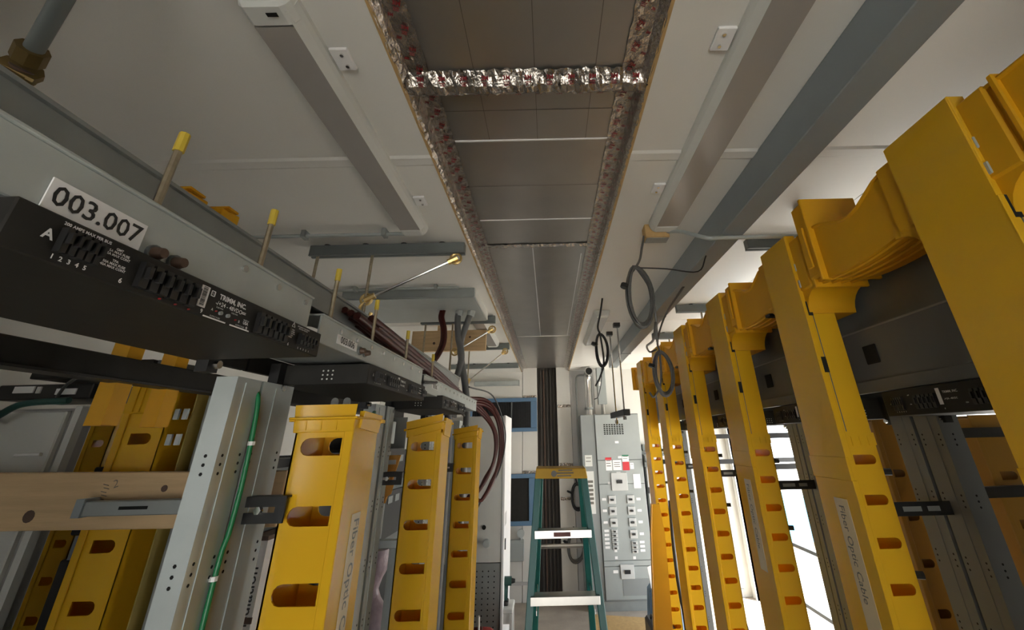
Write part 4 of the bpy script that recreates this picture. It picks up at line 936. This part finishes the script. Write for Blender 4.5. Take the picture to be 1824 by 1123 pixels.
# switchboard
t = Thing('switchboard', 'tall grey electrical switchboard with rows of breakers against the back wall', 'switchboard', (.85, 6.5, 0))
YP = 6.30
t.part('gutter', MB().box(.445, .642, YP + .02, YB, .1, 2.25), 'boarddark', bevel=.004)
t.part('body', MB().box(.645, 1.27, YP + .015, YB, .1, 2.255), 'boarddark', bevel=.004)
t.part('plinth', MB().box(.445, 1.27, YP + .03, YB, 0, .1), 'galv_dark')
def pan(xa, xb_, za, zb, nm='cover_panel', mt='board', d=.015):
    return t.part(nm, MB().box(xa, xb_, YP, YP + d, za, zb), mt, bevel=.003)
pan(.65, 1.265, 1.665, 2.245); pan(.65, 1.265, 1.375, 1.658)
pan(.65, 1.265, .52, 1.37); pan(.65, 1.265, .46, .515); pan(.65, 1.265, .12, .455)
m = MB()
for i in range(8):
    for j in range(6): m.box(.765 + .036 * i, .79 + .036 * i, YP - .002, YP, 1.985 + .024 * j, 2.0 + .024 * j)
t.part('vent_slot', m, 'hole', kind='stuff')
for (x, z) in ((.935, 1.885), (.96, 1.545 + .15)): t.part('nameplate', MB().box(x - .025, x + .025, YP - .003, YP, z - .014, z + .014), 'white')
def sticker(x, z, w, h, mt='white', lines=2, hd=None, nm='sticker', yy=YP):
    s = t.part(nm, MB().box(x - w / 2, x + w / 2, yy - .004, yy, z - h / 2, z + h / 2), mt)
    m = MB()
    for k in range(lines): m.quad((x - w * .05 * (k % 2), yy - .0042, z + h * (.25 - .6 * k / max(lines, 1))), X, Z, w * .7, h * .06)
    if lines: t.part('sticker_print', m, 'greytext', s)
    if hd: t.part('sticker_heading', MB().box(x - w / 2, x + w / 2, yy - .0046, yy - .004, z + h * .3, z + h / 2), hd, s)
sticker(.80, 1.615, .085, .16, 'white', 3, 'label_red'); sticker(.915, 1.60, .115, .125, 'white', 3)
s = sticker(1.035, 1.585, .09, .105, 'label_red', 0); sticker(1.035, 1.68, .09, .085, 'white', 2, 'label_green'); sticker(1.115, 1.585, .05, .075, 'white', 1); sticker(.925, 1.505, .055, .022, 'white', 0)
sticker(.53, 1.66, .10, .14, 'offwhite', 2, yy=YP + .02); sticker(.535, 1.28, .11, .50, 'offwhite', 6, yy=YP + .02)
def breaker(x, z, w, h, hw=.02, nm='breaker'):
    o = t.part(nm, MB().box(x - w / 2, x + w / 2, YP - .018, YP, z - h / 2, z + h / 2), 'breaker', bevel=.003)
    t.part('toggle', MB().box(x - hw, x + hw, YP - .036, YP - .018, z - hw * .55, z + hw * .55), 'black', o)
breaker(.925, 1.33 - .02 + .09, .215, .215, .036, 'main_breaker')
sticker(1.165, 1.40, .095, .17, 'white', 0); sticker(.785, 1.385, .03, .03, 'breaker', 0)
for i, z in enumerate((1.19, 1.06, .93)):
    breaker(.81, z, .095, .095); sticker(.705, z + .005, .055, .028, 'white', 0)
for i, z in enumerate((1.19, 1.06, .93, .80)):
    breaker(1.055, z, .095, .095); sticker(1.16, z, .055, .028, 'white', 0)
for x, zz in ((.81, (.835, .79, .745, .70, .655)), (1.055, (.705, .66, .615))):
    for z in zz:
        breaker(x, z, .075, .038, .014); sticker(.71 if x < .9 else 1.155, z + .005, .06, .026, 'white', 0)
for (x, z) in ((.81, .625), (.81, .55), (1.04, .545)): sticker(x, z, .035, .03, 'white', 0)
breaker(.935, .405, .17, .15, .036, 'main_breaker'); sticker(.79, .405, .06, .03, 'white', 0)
t.part('louver', MB().box(.87, 1.25, YP - .004, YP, .16, .33), 'boarddark')
t = Thing('wall_cabinet', 'blue-grey enclosure right of the switchboard half hidden by yellow ducts', 'enclosure', (1.5, 6.5, .4))
t.part('body', MB().box(1.30, 1.75, 6.34, YB, .10, 1.72), 'board', bevel=.006)
t.part('door', MB().box(1.31, 1.74, 6.32, 6.34, .12, 1.70), 'wallgrey', bevel=.004)
t.part('hinge', MB().box(1.30, 1.325, 6.31, 6.33, 1.25, 1.32), 'black'); t.part('hinge', MB().box(1.30, 1.325, 6.31, 6.33, .5, .57), 'black')
t.part('stand', MB().box(1.30, 1.75, 6.36, YB, 0, .10), 'galv_dark')
for (z, k) in ((1.80, 'upper'), (1.60, 'lower')):
    t = Thing('wall_clamp', 'small dark clamp on the wall above the blue-grey enclosure, %s one' % k, 'clamp', (1.36, YB, z))
    yy = YB if z > 1.75 else 6.31
    t.part('base', MB().box(1.28, 1.34, yy - .06, yy, z - .03, z + .03), 'ledrod', bevel=.004)
    t.part('jaw', MB().box(1.35, 1.42, yy - .09, yy - .0, z - .045, z + .045), 'galv_dark', bevel=.006)
# pipes above the switchboard
t = Thing('pipe_elbow', 'fat silver pipe with an open elbow rising from the switchboard', 'pipe', (.59, 6.5, 2.25))
pts = [(.60, 6.5, 2.25), (.60, 6.5, 2.60)] + [(.60 + .0 * i, 6.5 - .11 * (1 - math.cos(i * math.pi / 16)), 2.62 + .11 * math.sin(i * math.pi / 16)) for i in range(9)]
pts = smooth_path([(.595, 6.5, 2.25), (.597, 6.5, 2.45), (.60, 6.5, 2.65), (.600, 6.47, 2.82), (.603, 6.38, 2.86), (.606, 6.30, 2.862)], 5)
t.part('tube', MB().tube(pts, .058, 18), 'chrome', smooth=True)
t.part('mouth', MB().cyl((.606, 6.301, 2.862), (.606, 6.297, 2.862), .050, 18), 'hole')
t.part('coupling', MB().cyl((.596, 6.5, 2.33), (.596, 6.5, 2.36), .066, 18), 'galv_dark', smooth=True)
t = Thing('wall_trunking', 'narrow grey trunking box above the switchboard with a short silver conduit', 'trunking', (.80, 6.5, 2.4))
t.part('box', MB().box(.735, .862, 6.44, 6.56, 2.40, ZC - .002), 'board', bevel=.004)
t.part('conduit', MB().cyl((.805, 6.5, 2.25), (.805, 6.5, 2.40), .032, 14), 'chrome', smooth=True)
t.part('tag', MB().box(.758, .788, 6.436, 6.44, 2.66, 2.72), 'white')
conduit('thin conduit bending at the ceiling down beside the switchboard gutter', smooth_path([(.60, 6.62, 2.84), (.50, 6.62, 2.845), (.45, 6.62, 2.83), (.43, 6.62, 2.76), (.425, 6.62, 2.4), (.42, 6.62, 1.0), (.42, 6.62, .1)], 6), .014, 'galv_dark')
wire('cable', 'thin dark cable hanging beside the open pipe elbow', 'cable', [(.80, 6.3, ZC - .02), (.78, 6.3, 2.70), (.72, 6.3, 2.50), (.66, 6.3, 2.46)], .006, 'blackcable')
# ================================================================== RIGHT LINEUP
XD0, XD1 = 1.0, 1.112
RY = [.783, 1.55, 2.28, 3.02, 3.78, 4.53]; DD = .20
ZT0 = 2.455; ZT1 = 2.68
slr = [1.862 - .1185 * k for k in range(16)]
rnames = ['enormous nearest yellow duct at the right edge of the picture', 'large yellow duct of the right row, second from the camera', 'yellow duct of the right row, third from the camera', 'yellow duct of the right row, fourth from the camera', 'yellow duct of the right row behind the hanging coil', 'farthest yellow duct of the right row near the switchboard']
for k, y in enumerate(RY):
    t = Thing('fiber_duct', rnames[k], 'cable duct', ((XD0 + XD1) / 2, y + DD / 2, 0), 'tall yellow fiber ducts in the right row')
    th = .004; w = XD1 - XD0
    holes = [slot_poly(XD0 + w * .22, XD1 - w * .12, z, .030, False) for z in slr]
    pl = plate([(XD0, 0), (XD1, 0), (XD1, 1.93), (XD0, 1.93)], holes, th)
    for yy, s in ((y, 1), (y + DD, -1)): t.part('slotted_side', MB().mesh(pl, (0, yy + s * th / 2, 0), X, Z), 'yellow')
    t.part('back_wall', MB().box(XD1 - th, XD1, y, y + DD, 0, 1.93), 'yellow')
    c = t.part('lower_cover', MB().box(XD0 - .005, XD0 + .001, y - .004, y + DD + .004, 0, 1.80).box(XD0 - .005, XD0 + .014, y - .006, y - .0005, 0, 1.80), 'yellow', bevel=.0015)
    t.part('cover_overlap', MB().box(XD0 - .008, XD0 + .002, y - .007, y + DD + .006, 1.80, 1.87), 'yellow', c, bevel=.001)
    if k < 3:
        lb = t.part('cover_label', MB().box(XD0 - .0062, XD0 - .005, y + .05, y + .12, 1.36, 1.74), 'labelfilm', c)
        m = MB(); m.mesh(text('Fiber Optic Cable', .038, 'LEFT', .0003), (XD0 - .0066, y + .09, 1.72), -Z, -Y); t.part('lettering', m, 'greytext', c)
    # upper section, with hinge line, clips and dark slots
    u = t.part('upper_section', MB().box(XD0, XD1, y, y + DD, 1.93, ZT0 + .12), 'yellow', bevel=.002)
    t.part('upper_cover', MB().box(XD0 - .006, XD0 + .002, y - .004, y + DD + .004, 1.86, 2.70).box(XD0 - .006, XD0 + .016, y - .006, y - .0002, 1.86, 2.42), 'yellow', bevel=.0015)
    t.part('hinge_line', MB().box(XD0 + .024, XD0 + .027, y - .0012, y + .001, 1.95, 2.52), 'greytext', u)
    for z in (2.39, 2.177): t.part('dark_slot', MB().box(XD0 + .006, XD0 + .024, y - .0066, y - .004, z - .028, z + .028), 'hole', u)
    for z in (2.56, 2.49):
        cl = t.part('clip', MB().box(XD0 + .003, XD0 + .030, y - .010, y, z - .016, z + .016), 'galv', u, bevel=.002)
        t.part('clip_screw', MB().cyl((XD0 + .016, y - .0105, z), (XD0 + .016, y - .014, z), .006, 8), 'chrome')
    t.part('joint_band', MB().box(XD0 + .002, XD1 + .003, y - .003, y + .0, 1.905, 1.945), 'yellow')
    for q in (.3, .55, .8): t.part('joint_rib', MB().box(XD0 + w * q - .002, XD0 + w * q + .002, y - .006, y - .002, 1.905, 1.935), 'yellow')
# overhead trough with flared outlets
tr = Thing('fiber_trough', 'yellow overhead trough linking the tops of the tall right-hand ducts', 'cable trough', (1.06, 2.6, ZT0))
X0, X1 = XD0 + .006, XD1 + .09
def arc(yc, zc, r, a0, a1, n=6): return [(yc + r * math.cos(a0 + (a1 - a0) * i / n), zc + r * math.sin(a0 + (a1 - a0) * i / n)) for i in range(n + 1)]
for k, y in enumerate(RY):
    r = .085; ya, yb = y - .006, y + DD + .006
    prof = [(ya - r, ZT0)] + arc(ya - r, ZT0 - r, r, math.pi / 2, 0) + [(yb, ZT0 - r)] + arc(yb + r, ZT0 - r, r, math.pi, math.pi / 2)[1:] + [(yb + r, ZT0 + .012), (yb + .02, ZT0 + .07), (ya - .02, ZT0 + .07), (ya - r, ZT0 + .012)]
    fn = lambda u, v, q: (q, u, v)
    o = tr.part('outlet_flare', MB().prism(prof, fn, XD0 + .012, X1 - .01), 'yellow_deep', smooth=True, ang=35)
    tr.part('junction_body', MB().box(X0, X1, ya - r * .75, yb + r * .75, ZT0 + .005, ZT1 - .006), 'yellow_deep', o, bevel=.006)
    tr.part('junction_cap', MB().box(XD0 - .004, XD0 + .04, ya + .0, yb - .0, ZT0 + .05, ZT1 + .025), 'yellow', o, bevel=.004)
    tr.part('flare_rib', MB().box(XD0 + .005, X1 + .004, ya - r - .006, ya - r + .008, ZT0 - .010, ZT1 + .0), 'yellow_deep', o, bevel=.003)
for k in range(-1, len(RY)):
    ya = -.4 if k < 0 else RY[k] + DD + .05; yb = RY[k + 1] - .06 if k + 1 < len(RY) else RY[k] + DD + .26
    if yb - ya < .05: continue
    d = yb - ya; n = 10
    top = []
    for i in range(n + 1):
        q = i / n; top.append((ya + d * q, ZT1 - .012 - .055 * math.sin(math.pi * min(1, q * 1.25)) ** 2 if q < .8 else ZT1 - .012))
    bot = [(ya + d * i / 6, ZT0 + .014 - .018 * math.sin(math.pi * i / 6)) for i in range(7)]
    poly = bot + top[::-1]
    o = tr.part('channel', MB().prism(poly, lambda u, v, q: (q, u, v), X0 + .012, X1 - .012), 'yellow_deep', smooth=True, ang=35)
    for x in (X0 + .03, X0 + .065, X0 + .10, X0 + .135):
        tr.part('floor_rib', MB().tube([(x, u, v - .002) for u, v in bot], .006, 6), 'yellow_deep', o, smooth=True)
    tr.part('side_lip', MB().tube([(X0 + .010, u, v - .004) for u, v in top], .006, 6), 'yellow_deep', o, smooth=True)
    if k >= 0 and k + 1 < len(RY):
        c = tr.part('coupler', MB().box(X0 - .004, X1 + .004, yb - .085, yb - .015, ZT0 + .02, ZT1 + (.10 if k == 0 else .022)), 'yellow_deep', bevel=.008)
        tr.part('coupler_rim', MB().box(X0 - .010, X1 + .010, yb - .097, yb - .083, ZT0 - .002, ZT1 + (.11 if k == 0 else .030)), 'yellow_deep', c, bevel=.003)
        tr.part('coupler_latch', MB().box(X0 - .012, X0 - .003, yb - .065, yb - .035, ZT0 + .06, ZT1 + .0), 'yellow_deep', c, bevel=.002)
tr.part('end_cap', MB().box(X0 - .02, X1 + .01, RY[-1] + DD + .26, RY[-1] + DD + .30, ZT0 - .01, ZT1 + .02), 'yellow_deep', bevel=.004)
# support straps
for k, y in enumerate((1.86, 2.62, 3.36)):
    t = Thing('support_arm', 'dark flat arm poking under the right trough beside the %s duct' % ('second', 'third', 'fourth')[k], 'arm', (1.16, y, ZT0 - .02))
    t.part('arm', MB().bar((1.02, y + .0, ZT0 - .006), (1.32, y + .02, ZT0 - .006), .035, .012), 'black')
    t.part('post', MB().bar((1.22, y + .01, ZT0 - .01), (1.24, y + .01, 2.19), .02, .02, X), 'galv_dark')
    t.part('turnbuckle', MB().cyl((1.235, y + .01, 2.30), (1.235, y + .01, 2.22), .014, 8), 'chrome')
# header, ladder rack
t = Thing('header_plate', 'wide grey header plate along the right racks with square dark knockouts', 'steel plate', (1.17, 2.4, 2.05))
t.part('plate', MB().box(1.165, 1.175, -.4, 5.3, 2.075, 2.29), 'rackdark', bevel=.001)
t.part('flange', MB().box(1.165, 1.33, -.4, 5.3, 2.29, 2.296), 'galv_dark')
t.part('step', MB().box(1.155, 1.166, -.4, 5.3, 2.075, 2.115), 'rackdark', bevel=.001)
for k in range(5): t.part('knockout', MB().box(1.160, 1.1655, 1.47 + .752 * k, 1.535 + .752 * k, 2.170, 2.235), 'hole', bevel=.006)
ladder_rack('grey ladder rack above the right equipment row behind the yellow trough', 1.24, 1.62, -.3, 5.2, 2.31, 2.565, 'ledrod')
for k, y in enumerate((1.36, 2.12, 2.88)):
    hang_rod('brown threaded rod rising from the right ladder rack, %s from the camera' % ('first', 'second', 'third')[k], 1.62, y + .02, ZC, 2.50, .011, 'brown rods over the right ladder rack')
GRR = 'grey racks in the right row'
rl = ['dark grey rack just beyond the nearest yellow duct of the right row', 'dark grey rack beyond the second yellow duct of the right row', 'grey rack beyond the third yellow duct of the right row', 'grey rack beyond the fourth yellow duct of the right row', 'grey rack beside the farthest yellow ducts of the right row']
for k in range(5):
    y = 1.59 + .752 * k
    rack(y - .742, y - .005, .095, .095, 2.07, rl[k], 1.30, 1.37, -1, 'rackdark', GRR)
    small_panel(y - .60, y - .11, 1.992, 2.070, ('black fuse panel between the first and second ducts of the right row', 'black fuse panel between the second and third ducts of the right row', 'black fuse panel between the third and fourth ducts of the right row', 'black fuse panel beside the fifth duct of the right row', 'black fuse panel beside the farthest duct of the right row')[k], 1.135, -1, .21)
    t = Thing('duct_bracket', 'black bracket at the %s duct of the right row' % ('second', 'third', 'fourth', 'fifth', 'farthest')[k], 'bracket', (1.2, y - .03, 1.70), 'black brackets on the right racks')
    t.part('plate', MB().box(1.115, 1.30, y - .035, y - .029, 1.695, 1.735), 'black', bevel=.001)
    t.part('flange', MB().box(1.115, 1.30, y - .029, y - .005, 1.695, 1.699), 'black')
    t.part('slot', MB().box(1.14, 1.20, y - .0358, y - .035, 1.708, 1.722).box(1.22, 1.26, y - .0358, y - .035, 1.708, 1.722), 'galv_dark')
    t = Thing('wire_peg', 'small dark cable peg on the %s duct of the right row' % ('second', 'third', 'fourth', 'fifth', 'farthest')[k], 'peg', (1.15, y + .02, 1.6), 'dark pegs on the right ducts')
    for z in (1.82, 1.53): t.part('peg', MB().cyl((1.112, y + .02, z), (1.165, y + .0, z), .011, 8), 'black', smooth=True)
    t.part('stem', MB().box(1.113, 1.119, y + .012, y + .028, 1.50, 1.85), 'galv_dark')
# second row on the right: yellow ducts with shade put into their colour, thin rails
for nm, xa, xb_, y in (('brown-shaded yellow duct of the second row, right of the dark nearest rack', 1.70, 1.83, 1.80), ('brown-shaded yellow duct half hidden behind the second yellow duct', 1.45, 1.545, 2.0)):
    duct(nm, xa, xb_, y, y + .13, 2.0, [1.78 - .16 * i for i in range(11)], .5, .03, cover_right=False, group='shaded ducts of the right second row', mt='yellow_shade', cap=None, tabs=False, txt=False)
for k in range(4):
    y = 1.80 + .752 * k
    t = Thing('rack_rail', 'black horizontal rail in the right second row, %s bay' % ('first', 'second', 'third', 'fourth')[k], 'rail', (1.75, y - .1, 1.7), 'black rails of the right second row')
    for z in (1.935, 1.735): t.part('rail', MB().bar((1.40, y - .08, z), (2.25, y - .02, z), .03, .035), 'black')
    t.part('post', MB().box(2.22, 2.26, y - .05, y - .01, 0, 2.0), 'ledrod')
    t.part('tie', MB().bar((2.24, y - .03, 1.0), (2.24, y + .70, 1.0), .02, .03).bar((2.24, y - .03, .55), (2.24, y + .70, .55), .02, .03), 'ledrod')
wire('cable', 'black cable drooping behind the third yellow duct of the right row', 'cable', [(1.45, 4.2, 1.62), (1.47, 4.2, 1.35), (1.44, 4.1, 1.05), (1.42, 4.0, .80), (1.45, 3.9, .5), (1.45, 3.9, .05)], .014, 'blackcable')
wire('cable', 'dark hose between the two farthest yellow ducts of the right row', 'cable', [(1.10, 4.40, 1.40), (1.09, 4.42, 1.1), (1.085, 4.40, .8), (1.10, 4.38, .5), (1.10, 4.38, .03)], .016, 'blackcable')
# leaning amber cover
t = Thing('leaning_cover', 'loose amber duct cover leaning against the farthest yellow duct', 'duct cover', (.70, 4.0, 0))
P_ = [(.955, 4.36, 1.38), (.935, 4.30, 1.15), (.895, 4.20, .85), (.845, 4.08, .5), (.78, 3.92, .0)]
m = MB(); vs = []; fs = []
for i, p in enumerate(P_):
    w = .055 + .025 * i / 4
    if i == 0: w = .035
    for (dx, dy) in ((-w, 0), (w, 0), (w, .05), (w - .006, .05), (w - .006, .006), (-w + .006, .006), (-w + .006, .05), (-w, .05)): vs.append((p[0] + dx, p[1] + dy, p[2]))
for i in range(4):
    for j in range(8): a = i * 8 + j; b_ = i * 8 + (j + 1) % 8; fs.append((a, a + 8, b_ + 8, b_))
t.part('shell', m.add(vs, fs), 'orangehose', smooth=True, ang=40)
t.part('edge_bead', MB().tube([(p[0] - (.055 + .025 * i / 4 if i else .035), p[1], p[2]) for i, p in enumerate(P_)], .005, 6), 'orangehose', smooth=True)
# clutter on the floor near the switchboard
t = Thing('cardboard_sheet', 'flat tan cardboard sheet on the floor before the switchboard', 'cardboard', (.75, 5.7, 0))
t.part('sheet', MB().hexa([(.42, 5.55, .0), (1.0, 5.45, .0), (1.2, 6.0, .0), (.45, 6.2, .0)], [(.42, 5.55, .012), (1.0, 5.45, .02), (1.2, 6.0, .03), (.45, 6.2, .02)]), 'tan')
t.part('flap', MB().hexa([(.42, 5.35, .0), (.80, 5.30, .0), (.80, 5.44, .0), (.42, 5.54, .0)], [(.42, 5.35, .006), (.80, 5.30, .006), (.80, 5.44, .014), (.42, 5.54, .012)]), 'tan')
t = Thing('toolbag', 'dark blue bag on the floor beside the leaning amber cover', 'bag', (1.12, 5.4, 0))
t.part('body', MB().hexa([(.98, 5.3, 0), (1.35, 5.3, 0), (1.35, 5.6, 0), (.98, 5.6, 0)], [(1.02, 5.36, .48), (1.30, 5.36, .52), (1.30, 5.55, .55), (1.02, 5.55, .50)]), 'blue', bevel=.04)
t.part('paper', MB().hexa([(1.02, 5.28, .50), (1.20, 5.30, .50), (1.20, 5.34, .50), (1.02, 5.32, .50)], [(1.0, 5.30, .68), (1.16, 5.32, .74), (1.16, 5.33, .74), (1.0, 5.31, .68)]), 'white')
t.part('strap', MB().tube(smooth_path([(1.05, 5.4, .5), (1.10, 5.4, .6), (1.2, 5.42, .62), (1.27, 5.45, .52)], 5), .012, 8), 'black', smooth=True)
t = Thing('black_case', 'black case with a white sheet on top beside the leaning amber cover foot', 'case', (.95, 4.2, 0))
t.part('shell', MB().box(.86, 1.08, 4.55, 4.95, 0, .40), 'black', bevel=.02)
t.part('paper', MB().hexa([(.88, 4.56, .401), (1.0, 4.6, .401), (1.02, 4.75, .401), (.9, 4.72, .401)], [(.88, 4.56, .405), (1.0, 4.6, .41), (1.02, 4.75, .42), (.9, 4.72, .41)]), 'white')
t.part('handle', MB().tube(smooth_path([(.90, 4.66, .40), (.90, 4.7, .44), (.90, 4.8, .44), (.90, 4.84, .40)], 4), .01, 6), 'black', smooth=True)
# things outside
t = Thing('blue_tank', 'sky blue tarp-covered pallet outside, seen low between the ducts', 'pallet', (4.2, 7.4, -.12))
t.part('load', MB().box(3.4, 5.2, 9.5, 11.2, .0, .75), 'bluetarp', bevel=.03)
t.part('skid', MB().box(3.45, 5.15, 9.55, 11.15, -.12, .0), 'wood')
t = Thing('wrapped_pallet', 'lilac wrapped pallet outside beyond the opening, low between ducts', 'pallet', (4.0, 12, -.12))
t.part('load', MB().box(3.2, 4.6, 12.2, 13.6, .0, .8), 'lav', bevel=.03)
t.part('skid', MB().box(3.25, 4.55, 12.25, 13.55, -.12, .0), 'wood')
